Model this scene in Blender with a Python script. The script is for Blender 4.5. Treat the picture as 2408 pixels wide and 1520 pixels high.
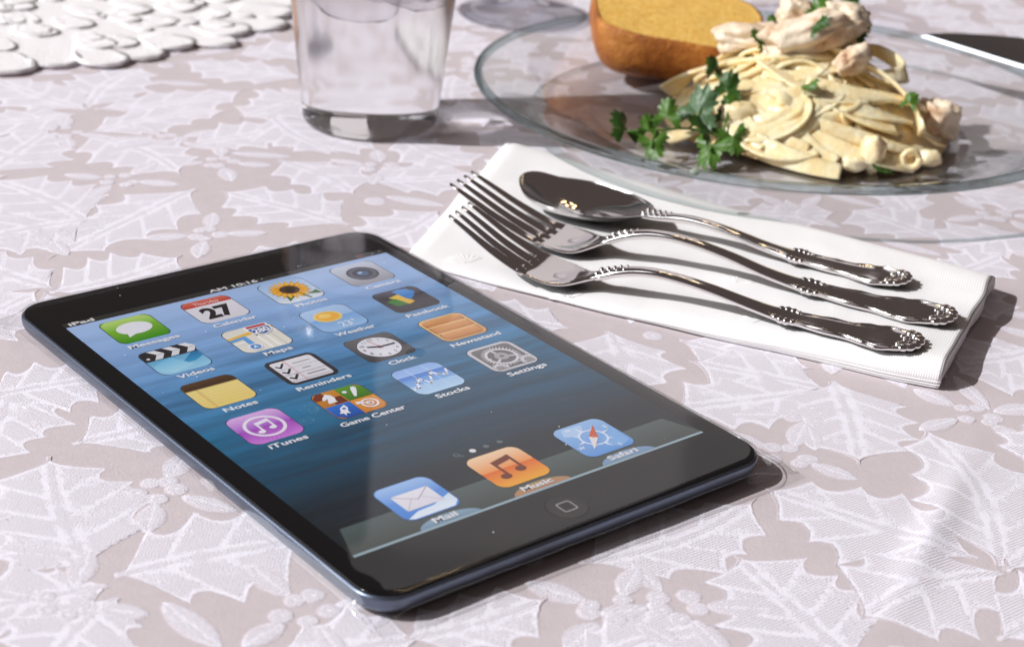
import bpy, bmesh, math, random
from mathutils import Vector, Matrix, noise

# ------------------------------------------------------------------ clear
for o in list(bpy.data.objects):
    bpy.data.objects.remove(o)
scene = bpy.context.scene
COL = scene.collection
S = 0.001                                    # everything below is written in millimetres
rnd = random.Random(7)

# ------------------------------------------------------------------ camera
cam_d = bpy.data.cameras.new('camera')
cam = bpy.data.objects.new('camera', cam_d)
COL.objects.link(cam)
CAM = Vector((41.0, -463.7, 237.3))
cr = Vector((0.99792, 0.02656, 0.05867)).normalized()
cf = Vector((0.0, 0.91100, -0.41240)).normalized()
cf = (cf - cr * cf.dot(cr)).normalized()
cu = cr.cross(cf)
cam.matrix_world = Matrix(((cr.x, cu.x, -cf.x, CAM.x * S), (cr.y, cu.y, -cf.y, CAM.y * S),
                           (cr.z, cu.z, -cf.z, CAM.z * S), (0, 0, 0, 1)))
cam_d.sensor_width = 36.0
cam_d.lens = 61.39
cam_d.clip_start = 0.02
cam_d.clip_end = 60
cam_d.dof.use_dof = True
cam_d.dof.focus_distance = (Vector((60, 12, 7)) - CAM).dot(cf) * S
cam_d.dof.aperture_fstop = 18.0
scene.camera = cam

# ------------------------------------------------------------------ light
scene.view_settings.view_transform = 'Standard'
scene.view_settings.look = 'None'
scene.view_settings.exposure = 0.10
scene.view_settings.gamma = 1.0
scene.render.engine = 'CYCLES'
scene.cycles.use_denoising = True
scene.cycles.max_bounces = 16
scene.cycles.transparent_max_bounces = 32
scene.cycles.transmission_bounces = 14
scene.cycles.caustics_reflective = False
scene.cycles.sample_clamp_indirect = 6.0

world = bpy.data.worlds.new('World')
scene.world = world
world.use_nodes = True
bg = world.node_tree.nodes['Background']
bg.inputs['Color'].default_value = (0.078, 0.063, 0.059, 1)
bg.inputs['Strength'].default_value = 1.0

SUN_EL, SUN_AZ = math.radians(39), math.radians(192)      # where the sunlight through the window comes from
sun_d = bpy.data.lights.new('sun', 'SUN')
sun_d.energy = 3.45
sun_d.angle = math.radians(0.55)
sun_d.color = (1.0, 0.985, 0.995)
sun_d.cycles.is_caustics_light = True
sun = bpy.data.objects.new('sun', sun_d)
COL.objects.link(sun)
sdir = Vector((math.cos(SUN_EL) * math.cos(SUN_AZ), math.cos(SUN_EL) * math.sin(SUN_AZ), math.sin(SUN_EL)))
sun.rotation_euler = sdir.to_track_quat('Z', 'Y').to_euler()
sun.location = sdir * 2.0


def area(name, loc, target, w, h, radiance, color):
    d = bpy.data.lights.new(name, 'AREA')
    d.shape = 'RECTANGLE'
    d.size, d.size_y = w, h
    d.energy = radiance * math.pi * w * h
    d.color = color
    o = bpy.data.objects.new(name, d)
    COL.objects.link(o)
    o.location = loc
    o.rotation_euler = (Vector(loc) - Vector(target)).to_track_quat('Z', 'Y').to_euler()
    return o


area('window_light', (-1.9, -0.35, 1.15), (0, 0.1, 0), 1.8, 1.4, 3.7, (0.93, 0.96, 1.0))
area('bright_wall_light', (0.165, 2.1, 1.0), (0.12, 0.1, 0.1), 0.68, 1.6, 0.56, (1.0, 0.94, 0.96))

# the small warm bulbs of the room's hanging lamp, mirrored in the spoon
for k in range(6):
    bd = bpy.data.lights.new('lamp_bulb', 'POINT')
    bd.energy = 0.5
    bd.shadow_soft_size = 0.022
    bd.color = (1.0, 0.72, 0.38)
    bo = bpy.data.objects.new('lamp_bulb', bd)
    COL.objects.link(bo)
    bo.location = (0.16 + 0.16 * math.cos(k * 1.047), 1.30 + 0.16 * math.sin(k * 1.047), 1.55 + 0.03 * (k % 2))

# ------------------------------------------------------------------ helpers


def lin(c):
    """sRGB 0-255 -> linear rgba"""
    r = []
    for v in c[:3]:
        v = v / 255.0
        r.append(v / 12.92 if v <= 0.04045 else ((v + 0.055) / 1.055) ** 2.4)
    return (r[0], r[1], r[2], 1.0)


def mat(name, color=(0.8, 0.8, 0.8), rough=0.5, metal=0.0, coat=0.0, spec=0.5, **kw):
    m = bpy.data.materials.new(name)
    m.use_nodes = True
    b = m.node_tree.nodes['Principled BSDF']
    b.inputs['Base Color'].default_value = (color[0], color[1], color[2], 1)
    b.inputs['Roughness'].default_value = rough
    b.inputs['Metallic'].default_value = metal
    b.inputs['Coat Weight'].default_value = coat
    b.inputs['Coat Roughness'].default_value = 0.04
    b.inputs['Specular IOR Level'].default_value = spec
    for k, v in kw.items():
        b.inputs[k.replace('_', ' ')].default_value = v
    return m


class NT:
    """small node-tree writer"""

    def __init__(self, m):
        self.t = m.node_tree
        self.b = self.t.nodes.get('Principled BSDF')

    def n(self, typ, **kw):
        x = self.t.nodes.new(typ)
        for k, v in kw.items():
            if k.startswith('i_'):
                x.inputs[k[2:].replace('_', ' ')].default_value = v
            else:
                setattr(x, k, v)
        return x

    def l(self, a, b):
        self.t.links.new(a, b)

    def math(self, op, a, b=None, c=None, clamp=False):
        x = self.t.nodes.new('ShaderNodeMath')
        x.operation = op
        x.use_clamp = clamp
        for i, v in enumerate((a, b, c)):
            if v is None:
                continue
            if isinstance(v, (int, float)):
                x.inputs[i].default_value = v
            else:
                self.l(v, x.inputs[i])
        return x.outputs[0]

    def mix(self, fac, a, b):
        x = self.t.nodes.new('ShaderNodeMix')
        x.data_type = 'RGBA'
        for sock, v in ((x.inputs['Factor'], fac), (x.inputs['A'], a), (x.inputs['B'], b)):
            if isinstance(v, (int, float)):
                sock.default_value = v
            elif isinstance(v, tuple):
                sock.default_value = v if len(v) == 4 else (*v, 1)
            else:
                self.l(v, sock)
        return x.outputs['Result']

    def ramp(self, fac, stops, interp='LINEAR'):
        x = self.t.nodes.new('ShaderNodeValToRGB')
        x.color_ramp.interpolation = interp
        e = x.color_ramp.elements
        while len(e) < len(stops):
            e.new(0.5)
        for i, (p, c) in enumerate(stops):
            e[i].position = p
            e[i].color = c if len(c) == 4 else (*c, 1)
        self.l(fac, x.inputs['Fac'])
        return x.outputs['Color']

    def coords(self, rot=0.0, scale=1000.0, kind='Object'):
        tc = self.n('ShaderNodeTexCoord')
        mp = self.n('ShaderNodeMapping')
        mp.inputs['Scale'].default_value = (scale, scale, scale)
        mp.inputs['Rotation'].default_value = (0, 0, rot)
        self.l(tc.outputs[kind], mp.inputs['Vector'])
        return mp.outputs['Vector']

    def noise(self, vec, scale, detail=2.0, rough=0.5, dist=0.0):
        x = self.n('ShaderNodeTexNoise')
        x.inputs['Scale'].default_value = scale
        x.inputs['Detail'].default_value = detail
        x.inputs['Roughness'].default_value = rough
        x.inputs['Distortion'].default_value = dist
        self.l(vec, x.inputs['Vector'])
        return x.outputs['Fac']

    def wave(self, vec, scale, dist=0.0, dscale=1.0, direction='X', profile='SIN', detail=1.0):
        x = self.n('ShaderNodeTexWave')
        x.wave_type = 'BANDS'
        x.bands_direction = direction
        x.wave_profile = profile
        x.inputs['Scale'].default_value = scale
        x.inputs['Distortion'].default_value = dist
        x.inputs['Detail'].default_value = detail
        x.inputs['Detail Scale'].default_value = dscale
        self.l(vec, x.inputs['Vector'])
        return x.outputs['Fac']

    def bump(self, height, dist_mm, strength=1.0):
        x = self.n('ShaderNodeBump')
        x.inputs['Distance'].default_value = dist_mm * S
        x.inputs['Strength'].default_value = strength
        self.l(height, x.inputs['Height'])
        return x.outputs['Normal']


def both_sides(q, fresnel, ior):
    """a thin sheet mirrors alike from either side"""
    g = q.n('ShaderNodeNewGeometry')
    q.l(q.math('MULTIPLY_ADD', g.outputs['Backfacing'], 1.0 / ior - ior, ior), fresnel.inputs['IOR'])


def empty(name, loc=(0, 0, 0), rz=0.0, label=None, cat=None, group=None):
    o = bpy.data.objects.new(name, None)
    o.empty_display_size = 0.01
    COL.objects.link(o)
    o.location = Vector(loc) * S
    o.rotation_euler = (0, 0, rz)
    tag(o, label, cat, group)
    return o


def tag(o, label=None, cat=None, group=None, kind=None):
    if label: o['label'] = label
    if cat: o['category'] = cat
    if group: o['group'] = group
    if kind: o['kind'] = kind
    return o


def obj(name, verts, faces, m, parent=None, origin=(0, 0, 0), smooth=True, flip=False):
    """verts in mm (world or parent's frame); origin = the parent's location when verts are world"""
    me = bpy.data.meshes.new(name)
    ox, oy, oz = origin
    me.from_pydata([((v[0] - ox) * S, (v[1] - oy) * S, (v[2] - oz) * S) for v in verts], [], faces)
    if flip:
        me.flip_normals()
    me.update()
    if smooth:
        me.polygons.foreach_set('use_smooth', [True] * len(me.polygons))
    ms = m if isinstance(m, (list, tuple)) else [m]
    for x in ms:
        me.materials.append(x)
    o = bpy.data.objects.new(name, me)
    COL.objects.link(o)
    if parent is not None:
        o.parent = parent
    return o


def grid_faces(nr, nc, close_c=False, close_r=False, off=0):
    f = []
    for i in range(nr if close_r else nr - 1):
        for j in range(nc if close_c else nc - 1):
            a = i * nc + j
            b = i * nc + (j + 1) % nc
            c = ((i + 1) % nr) * nc + (j + 1) % nc
            d = ((i + 1) % nr) * nc + j
            f.append((off + a, off + b, off + c, off + d))
    return f


def revolve(profile, n, cx=0, cy=0, cz=0):
    v = []
    for r, z in profile:
        for k in range(n):
            a = 2 * math.pi * k / n
            v.append((cx + r * math.cos(a), cy + r * math.sin(a), cz + z))
    return v, grid_faces(len(profile), n, close_c=True)


def catmull(pts, per):
    out = []
    n = len(pts)
    P = [Vector(p) for p in pts]
    for i in range(n - 1):
        p0, p1, p2, p3 = P[max(i - 1, 0)], P[i], P[i + 1], P[min(i + 2, n - 1)]
        for k in range(per):
            t = k / per
            out.append(0.5 * ((2 * p1) + (p2 - p0) * t + (2 * p0 - 5 * p1 + 4 * p2 - p3) * t * t +
                              (3 * p1 - p0 - 3 * p2 + p3) * t ** 3))
    out.append(P[-1].copy())
    return out


def interp(tab, x):
    """smooth interpolation in a table of (x, values...)"""
    if x <= tab[0][0]:
        return list(tab[0][1:])
    for i in range(len(tab) - 1):
        if x <= tab[i + 1][0]:
            a, b = tab[i], tab[i + 1]
            p = tab[max(i - 1, 0)]
            q = tab[min(i + 2, len(tab) - 1)]
            h = b[0] - a[0]
            t = (x - a[0]) / h
            r = []
            for k in range(1, len(a)):
                m0 = (b[k] - p[k]) / max(b[0] - p[0], 1e-6) * h
                m1 = (q[k] - a[k]) / max(q[0] - a[0], 1e-6) * h
                r.append((2 * t ** 3 - 3 * t * t + 1) * a[k] + (t ** 3 - 2 * t * t + t) * m0 +
                         (-2 * t ** 3 + 3 * t * t) * b[k] + (t ** 3 - t * t) * m1)
            return r
    return list(tab[-1][1:])


def tube(pts, rad, n=8, taper=None):
    """round tube along points (mm)"""
    P = [Vector(p) for p in pts]
    v, f = [], []
    up0 = Vector((0, 0, 1))
    for i, p in enumerate(P):
        t = (P[min(i + 1, len(P) - 1)] - P[max(i - 1, 0)]).normalized()
        s = t.cross(up0)
        if s.length < 1e-4:
            s = t.cross(Vector((0, 1, 0)))
        s.normalize()
        u = s.cross(t)
        r = rad if taper is None else rad * taper(i / (len(P) - 1))
        for k in range(n):
            a = 2 * math.pi * k / n
            v.append(p + s * (r * math.cos(a)) + u * (r * math.sin(a)))
    f = grid_faces(len(P), n, close_c=True)
    c0 = len(v)
    v.append(P[0]); v.append(P[-1])
    for k in range(n):
        f.append((c0, (k + 1) % n, k))
        f.append((c0 + 1, (len(P) - 1) * n + k, (len(P) - 1) * n + (k + 1) % n))
    return v, f


def smoothstep(a, b, x):
    t = min(1, max(0, (x - a) / (b - a)))
    return t * t * (3 - 2 * t)


def nz(x, y, z=0.0):
    return noise.noise(Vector((x, y, z)))


# ------------------------------------------------------------------ tablecloth
TAUPE = (0.52, 0.445, 0.435)
WHITE = (0.93, 0.90, 0.985)


def cloth_h(x, y):
    h = 0.35 * nz(x / 55.0, y / 55.0, 3.1) + 0.15 * nz(x / 21.0, y / 21.0, 7.7) - 0.35
    # soft crease near the right front
    d = (x - 158) * 0.86 + (y + 55) * -0.51 * -1 * 0 + (y + 55) * -0.36
    l = abs(y + 55)
    h += 1.5 * math.exp(-(d / 4.5) ** 2) * math.exp(-(l / 38.0) ** 2)
    d2 = (y - 160) * 0.97 - (x - 250) * 0.12
    h += 0.5 * math.exp(-(d2 / 9.0) ** 2) * smoothstep(190, 230, x)
    return h


def woven_base(m):
    """shared fine weave: returns node writer, coordinates"""
    t = NT(m)
    v = t.coords()
    return t, v


m_ground = mat('cloth_ground', TAUPE, 0.9, spec=0.2)
t, v = woven_base(m_ground)
vr = t.coords(rot=math.radians(-38))
mott = t.noise(v, 0.16, 4, 0.6)
fine = t.noise(v, 1.15, 3, 0.7)
tw = t.wave(t.coords(rot=math.radians(25)), 0.55, 1.0, 1.2)
tw2 = t.wave(vr, 0.62, 0.8, 1.5, direction='Y')
c = t.mix(mott, (0.485, 0.415, 0.425), (0.60, 0.525, 0.535))
f = t.math('MULTIPLY', t.math('ADD', t.math('MULTIPLY', tw, 0.5), t.math('MULTIPLY', tw2, 0.5)), fine)
c = t.mix(t.math('MULTIPLY', f, 0.9, clamp=True), c, (0.80, 0.735, 0.77))
t.l(c, t.b.inputs['Base Color'])
t.l(t.bump(t.math('ADD', f, t.math('MULTIPLY', fine, 0.4)), 0.13), t.b.inputs['Normal'])

m_leaf = mat('cloth_leaf', WHITE, 0.85, spec=0.25)
t, v = woven_base(m_leaf)
vr = t.coords(rot=math.radians(-38))
att = t.n('ShaderNodeAttribute', attribute_name='solid').outputs['Fac']
hat = t.wave(vr, 0.33, 1.4, 0.8, direction='Y')           # hatch lines lie along the weave
fuzz = t.noise(v, 1.7, 3, 0.7)
fz2 = t.noise(v, 0.35, 3, 0.6)
a2 = t.math('ADD', att, t.math('MULTIPLY_ADD', fuzz, 1.5, -0.75))
a2 = t.math('ADD', a2, t.math('MULTIPLY_ADD', fz2, 0.8, -0.40))
solid = t.math('MULTIPLY_ADD', a2, 2.2, -0.45, clamp=True)
line = t.math('MULTIPLY_ADD', hat, 1.3, 0.0, clamp=True)
cov = t.math('MAXIMUM', solid, line)
thr = t.wave(t.coords(rot=math.radians(25)), 0.62, 1.2, 1.3)
cov = t.math('MULTIPLY', cov, t.math('MULTIPLY_ADD', t.math('MULTIPLY', fuzz, thr), 1.1, 0.66), clamp=True)
edg = t.n('ShaderNodeAttribute', attribute_name='rim').outputs['Fac']      # mm in from the outline
lace = t.math('MULTIPLY_ADD', t.math('SUBTRACT', edg, t.math('MULTIPLY', fuzz, 1.9)), 1.5, 0.85, clamp=True)
cov = t.math('MULTIPLY', cov, lace)
c = t.mix(cov, (0.62, 0.555, 0.585), WHITE)
t.l(c, t.b.inputs['Base Color'])
hgt = t.math('ADD', t.math('MULTIPLY', cov, 0.8), t.math('MULTIPLY', fuzz, 0.7))
t.l(t.bump(hgt, 0.20), t.b.inputs['Normal'])

cloth = empty('tablecloth', (0, 0, 0), 0, 'white and taupe brocade tablecloth woven with holly leaves and berries, under everything', 'tablecloth')
X0, X1, Y0, Y1, ST = -330, 470, -190, 760, 2.5
nx, ny = int((X1 - X0) / ST) + 1, int((Y1 - Y0) / ST) + 1
vs = [(X0 + ST * i, Y0 + ST * j, cloth_h(X0 + ST * i, Y0 + ST * j)) for j in range(ny) for i in range(nx)]
ground = obj('cloth_ground', vs, grid_faces(ny, nx), m_ground, cloth)


def set_attr(me, name, vals):
    a = me.attributes.new(name, 'FLOAT', 'POINT')
    a.data.foreach_set('value', vals)


motifs_z = [0]
COVER = []


def holly(base, tip, wid, seed, spines=3, stalk=0.0, nt=66, ns=17):
    """one woven holly leaf, raised a quarter millimetre out of the cloth"""
    r = random.Random(seed)
    bx, by = base
    tx, ty = tip
    L = math.hypot(tx - bx, ty - by)
    tx, ty, wid = tx + (tx - bx) * 3 / L, ty + (ty - by) * 3 / L, wid * 1.46
    L += 3
    ux, uy = (tx - bx) / L, (ty - by) / L
    bend = r.uniform(-0.10, 0.10) * L
    tabs = []
    for sd in (0, 1):
        sp = [(0.03, 0.06)]
        for k in range(spines):
            tt = 0.20 + (k + r.uniform(-0.12, 0.12)) * 0.78 / (spines + 0.15)
            ww = (0.80, 1.0, 0.82, 0.60, 0.4)[k] * r.uniform(0.88, 1.12)
            sp.append((tt, ww))
        sp.append((1.0, 0.0))
        tabs.append(sp)

    def half(tt, sd):
        sp = tabs[sd]
        for k in range(len(sp) - 1):
            if tt <= sp[k + 1][0]:
                a, b = sp[k], sp[k + 1]
                u = min(1.0, max(0.0, (tt - a[0]) / (b[0] - a[0])))
                # concave edge between two spines, spines lean forwards
                u2 = u ** 1.35
                w = a[1] + (b[1] - a[1]) * u2
                dep = 0.25 if k > 0 else 0.06
                return max(0.02, w - dep * (4 * u * (1 - u)) ** 0.9 * (0.55 + 0.45 * max(a[1], b[1])))
        return 0.02

    verts, sol, rimd = [], [], []
    zoff = 0.12 + 0.012 * (motifs_z[0] % 9)
    motifs_z[0] += 1
    for i in range(nt):
        tt = 0.0 + i / (nt - 1)
        for j in range(ns):
            s = -1 + 2 * j / (ns - 1)
            sd = 0 if s < 0 else 1
            hw = half(tt, sd) * wid
            d = s * hw
            al = tt * L
            # lean spines forward
            al += abs(s) ** 2 * hw * 0.22
            jit = 0.35 * nz(al / 1.7 + seed, d / 1.7, 5)
            px = bx + ux * al - uy * (d + bend * math.sin(math.pi * tt)) + jit
            py = by + uy * al + ux * (d + bend * math.sin(math.pi * tt)) + jit
            edge = abs(s) > 0.999 or i in (0, nt - 1)
            z = cloth_h(px, py) + (0.02 if edge else zoff)
            verts.append((px, py, z))
            de = hw - abs(d)
            rimd.append(min(de, (1 - tt) * L))
            q = math.exp(-(de / 2.3) ** 2) * 1.15
            gap = math.exp(-(d / 0.75) ** 2)                       # thin bare line along the midrib
            q = max(q, 0.95 * math.exp(-((abs(d) - 1.9) / 1.0) ** 2) * (1 if tt < 0.93 else 0))
            for (t0, w0) in tabs[sd][1:-1]:
                # vein from the midrib to this spine
                tm = t0 - 0.17
                if abs(d) < w0 * wid:
                    ct = tm + (t0 - tm + 0.02) * abs(d) / (w0 * wid)
                    q = max(q, 0.9 * math.exp(-((tt - ct) * L / 1.25) ** 2))
            q = q * (1 - 0.75 * gap * (1 if tt < 0.9 else 0))
            # some cells are filled in solid
            q = max(q, 0.42 * smoothstep(0.0, 0.35, nz(al / 9.0 + seed * 1.7, d / 9.0, 9)))
            sol.append(q)
    o = obj('woven_leaf', verts, grid_faces(nt, ns), m_leaf, cloth)
    set_attr(o.data, 'solid', sol)
    set_attr(o.data, 'rim', rimd)
    COVER.append((verts, nt, ns))
    return o


def leaflet(base, ang, L, wid, seed):
    nt, ns = 18, 9
    ux, uy = math.cos(ang), math.sin(ang)
    verts, sol = [], []
    zoff = 0.16 + 0.012 * (motifs_z[0] % 9)
    motifs_z[0] += 1
    for i in range(nt):
        tt = i / (nt - 1)
        hw = wid * max(0.0, math.sin(math.pi * min(1, tt * 0.97 + 0.02))) ** 0.75
        for j in range(ns):
            s = -1 + 2 * j / (ns - 1)
            d = s * hw
            jit = 0.3 * nz(tt * L / 1.6 + seed, d / 1.6, 2)
            px = base[0] + ux * tt * L - uy * d + jit
            py = base[1] + uy * tt * L + ux * d + jit
            edge = abs(s) > 0.99 or i in (0, nt - 1)
            verts.append((px, py, cloth_h(px, py) + (0.02 if edge else zoff)))
            sol.append(max(math.exp(-((hw - abs(d)) / 1.0) ** 2), 0.7 * math.exp(-(d / 0.5) ** 2), 0.25))
    o = obj('woven_leaflet', verts, grid_faces(nt, ns), m_leaf, cloth)
    set_attr(o.data, 'solid', sol)
    set_attr(o.data, 'rim', [wid * 0.5 * (1 - abs(-1 + 2 * (q % ns) / (ns - 1))) + 0.3 for q in range(len(sol))])
    COVER.append((verts, nt, ns))


def berry(c, r0, seed):
    nr, na = 6, 18
    verts, sol = [], []
    zoff = 0.20 + 0.012 * (motifs_z[0] % 9)
    motifs_z[0] += 1
    for i in range(nr):
        rr = r0 * (i / (nr - 1)) + 0.02
        for k in range(na):
            a = 2 * math.pi * k / na
            jit = 1 + 0.12 * nz(math.cos(a) * 2 + seed, math.sin(a) * 2, 1)
            px, py = c[0] + rr * jit * math.cos(a), c[1] + rr * jit * math.sin(a)
            verts.append((px, py, cloth_h(px, py) + (0.02 if i == nr - 1 else zoff)))
            sol.append(max(math.exp(-((r0 - rr) / 0.9) ** 2), 0.9 * math.exp(-(rr / 0.7) ** 2)))
    o = obj('woven_berry', verts, grid_faces(nr, na, close_c=True), m_leaf, cloth)
    set_attr(o.data, 'solid', sol)
    set_attr(o.data, 'rim', [r0 * (1 - (q // na) / (nr - 1)) + 0.2 for q in range(len(sol))])
    COVER.append((verts, nr, na))


def spray(c, seed, n=5):
    r = random.Random(seed)
    for k in range(n):
        a = 2 * math.pi * k / n + r.uniform(-0.4, 0.4)
        q = r.uniform(4.2, 6.4)
        berry((c[0] + q * math.cos(a), c[1] + q * math.sin(a)), r.uniform(2.6, 3.4), seed * 7 + k)
    a0 = r.uniform(0, 6.28)
    for k in range(4):
        a = a0 + k * 1.57 + r.uniform(-0.35, 0.35)
        leaflet((c[0] + 7 * math.cos(a), c[1] + 7 * math.sin(a)), a, r.uniform(13, 18), r.uniform(3.4, 4.4), seed * 11 + k)


LEAVES = [  # base, tip, half width
    ((-22, 140), (-72, 166), 17), ((-84, 168), (-119, 93), 16), ((-116, 127), (-160, 162), 19),
    ((-112, 62), (-78, 99), 17), ((-140, 222), (-95, 184), 17), ((-97, 219), (-56, 253), 14),
    ((-166, 168), (-156, 224), 17), ((-116, 128), (-152, 96), 17), ((-148, 255), (-198, 291), 18),
    ((-148, 258), (-138, 322), 17), ((-145, 257), (-88, 297), 14), ((-151, 249), (-190, 229), 15),
    ((-140, 224), (-88, 266), 13), ((-62, 322), (-122, 338), 16), ((-44, 305), (-81, 258), 17),
    ((-126, 371), (-89, 411), 17), ((143, 33), (143, -18), 17), ((172, -72), (166, 3), 17),
    ((167, -69), (115, -39), 16), ((127, -120), (104, -77), 18), ((172, -75), (133, -100), 17),
    ((62, -84), (109, -46), 14), ((224, 62), (187, 46), 16), ((140, 27), (101, 40), 14),
    ((138, 25), (94, 8), 14), ((173, -74), (204, -28), 16), ((-59, -100), (-82, -49), 18),
    ((-52, -103), (-10, -82), 16), ((-60, -101), (-96, -77), 15), ((-52, -107), (-82, -122), 13),
    ((-103, -2), (-100, -54), 15), ((-110, -14), (-82, 2), 13), ((-49, -112), (-56, -140), 14),
    ((-8, -130), (22, -122), 12), ((20, -122), (52, -102), 11), ((60, -130), (93, -110), 12),
    ((203, 166), (174, 191), 16), ((240, 176), (202, 158), 15), ((128, 182), (164, 187), 12),
    ((200, 129), (222, 149), 12), ((96, 57), (135, 42), 13), ((216, 68), (188, 56), 13),
    ((-56, 222), (-24, 244), 13), ((10, 161), (-15, 124), 14), ((-70, 264), (-36, 222), 15),
    ((-200, 40), (-150, 70), 16), ((-150, 20), (-118, 62), 15), ((-160, -30), (-120, -60), 15),
    ((-22, 190), (22, 205), 13), ((18, 262), (60, 240), 14), ((64, 190), (96, 214), 13),
    ((20, 305), (62, 335), 16), ((-10, 330), (-60, 368), 16), ((30, 380), (70, 350), 15),
    ((70, 420), (40, 470), 16), ((-20, 420), (-70, 400), 16), ((120, 440), (170, 420), 16),
    ((150, 470), (120, 520), 16), ((200, 470), (250, 500), 16), ((260, 440), (220, 410), 16),
    ((290, 400), (320, 440), 16), ((250, 330), (300, 350), 16), ((270, 280), (240, 240), 16),
    ((250, 230), (300, 220), 16), ((225, 110), (262, 128), 15), ((120, 300), (170, 270), 17),
    ((170, 330), (120, 350), 16), ((90, 270), (70, 310), 15), ((200, 300), (240, 290), 15),
    ((60, 240), (110, 230), 14), ((180, 240), (140, 215), 15), ((0, 480), (40, 520), 16),
    ((-60, 470), (-100, 500), 16), ((200, 540), (250, 560), 16), ((300, 520), (340, 480), 16),
    ((90, 540), (60, 580), 16), ((-160, -100), (-120, -130), 15), ((-30, -150), (-70, -160), 14),
    ((210, -110), (180, -150), 16), ((214, 10), (196, -16), 12), ((-200, 110), (-172, 140), 14),
    ((-60, 30), (-30, 70), 14), ((20, 20), (60, -10), 14), ((60, 60), (20, 70), 14), ((330, 560), (280, 600), 16),
    ((64, 120), (30, 150), 14), ((150, 100), (110, 120), 14), ((-20, 560), (-70, 590), 16), ((160, 620), (120, 660), 16),
    ((85, -150), (120, -168), 15), ((-120, 440), (-170, 420), 16), ((-230, 210), (-190, 190), 16),
]
for k, (b_, t_, w_) in enumerate(LEAVES):
    holly(b_, t_, w_ * 1.0, 11 + k, spines=3 if math.dist(b_, t_) < 48 else 4)
for k, c_ in enumerate([(-71, 122), (-114, 172), (-80, 200), (-127, 112), (-106, 224), (-150, 224), (123, -19), (184, 16),
                        (86, -100), (131, 8), (-50, -61), (-4, -112), (-60, -116), (70, -104), (232, 196), (-16, 206),
                        (-62, 284), (232, 92), (206, -62), (90, 200), (30, 430), (220, 455), (-100, -90), (14, 355),
                        (265, 300), (-180, 60), (110, 400), (306, 470), (150, 185), (246, 150), (-128, -30), (148, 62)]):
    spray(c_, 101 + k)

# more motifs where the weave would still be bare: widest gaps first
CX0, CX1, CY0, CY1, CS = -250, 350, -150, 600, 3.0
cw, ch_ = int((CX1 - CX0) / CS), int((CY1 - CY0) / CS)


def mark(cov_):
    for verts, _a, _b in COVER:
        for p in verts:
            i_, j_ = int((p[0] - CX0) / CS), int((p[1] - CY0) / CS)
            if 0 <= i_ < cw and 0 <= j_ < ch_:
                cov_[j_ * cw + i_] = 1
    COVER.clear()


cover = [0] * (cw * ch_)
fr_ = random.Random(99)
for rnd_ in range(7):
    mark(cover)
    # distance to the nearest woven cell (two-pass chamfer)
    BIG = 1e6
    dm = [0.0 if c_ else BIG for c_ in cover]
    for j in range(ch_):
        for i in range(cw):
            k = j * cw + i
            if dm[k]:
                if i: dm[k] = min(dm[k], dm[k - 1] + 1)
                if j:
                    dm[k] = min(dm[k], dm[k - cw] + 1)
                    if i: dm[k] = min(dm[k], dm[k - cw - 1] + 1.41)
                    if i < cw - 1: dm[k] = min(dm[k], dm[k - cw + 1] + 1.41)
    for j in range(ch_ - 1, -1, -1):
        for i in range(cw - 1, -1, -1):
            k = j * cw + i
            if dm[k]:
                if i < cw - 1: dm[k] = min(dm[k], dm[k + 1] + 1)
                if j < ch_ - 1:
                    dm[k] = min(dm[k], dm[k + cw] + 1)
                    if i < cw - 1: dm[k] = min(dm[k], dm[k + cw + 1] + 1.41)
                    if i: dm[k] = min(dm[k], dm[k + cw - 1] + 1.41)
    lim = (6.5, 5.0, 4.2, 3.6, 3.1, 2.8, 2.6)[rnd_]
    order = sorted((k for k in range(cw * ch_) if lim < dm[k] < BIG), key=lambda k: -dm[k])
    taken = []
    for k in order:
        i, j = k % cw, k // cw
        x, y, rr_ = CX0 + (i + 0.5) * CS, CY0 + (j + 0.5) * CS, min(dm[k], 7.0) * CS
        # only the cloth in view, and none of it under the tablet
        tx_, ty_ = 0.761 * x + 0.649 * y, -0.649 * x + 0.761 * y
        if not (-0.40 * (y + 470) < x - 40 < 0.40 * (y + 470)) or (abs(tx_) < 60 and abs(ty_) < 94):
            continue
        if any((i - a_) ** 2 + (j - b_) ** 2 < (2.4 * min(7.0, max(dm[k], d_))) ** 2 for a_, b_, d_ in taken):
            continue
        taken.append((i, j, dm[k]))
        # longest free direction
        best = None
        for q in range(12):
            an = math.pi * q / 12
            n_ = 0
            for sg in (-1, 1):
                for m_ in range(1, 18):
                    ii, jj = int(i + sg * m_ * math.cos(an)), int(j + sg * m_ * math.sin(an))
                    if not (0 <= ii < cw and 0 <= jj < ch_) or cover[jj * cw + ii]:
                        break
                    n_ += 1
            if best is None or n_ > best[0]:
                best = (n_, an)
        ln = min(46.0, best[0] * CS * 0.95 + 5)
        an = best[1] + (math.pi if fr_.random() < 0.5 else 0)
        if rr_ > 12.5:
            holly((x - ln / 2 * math.cos(an), y - ln / 2 * math.sin(an)), (x + ln / 2 * math.cos(an), y + ln / 2 * math.sin(an)),
                  min(rr_ * 0.88, 14), 500 + k % 997, 3, nt=44, ns=13)
        elif fr_.random() < 0.55:
            ln = min(ln, 24)
            leaflet((x - ln / 2 * math.cos(an), y - ln / 2 * math.sin(an)), an, ln, max(3.4, rr_ * 0.42), 900 + k % 991)
        else:
            berry((x, y), min(4.6, rr_ * 0.42), 700 + k % 983)

# ------------------------------------------------------------------ tablet
TRZ = math.radians(40.4525)
ZT = 7.2
tablet = empty('tablet_computer', (0, 0, 0), TRZ,
               'black tablet with blue home screen of app icons, wrapped in clear film', 'tablet')


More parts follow.
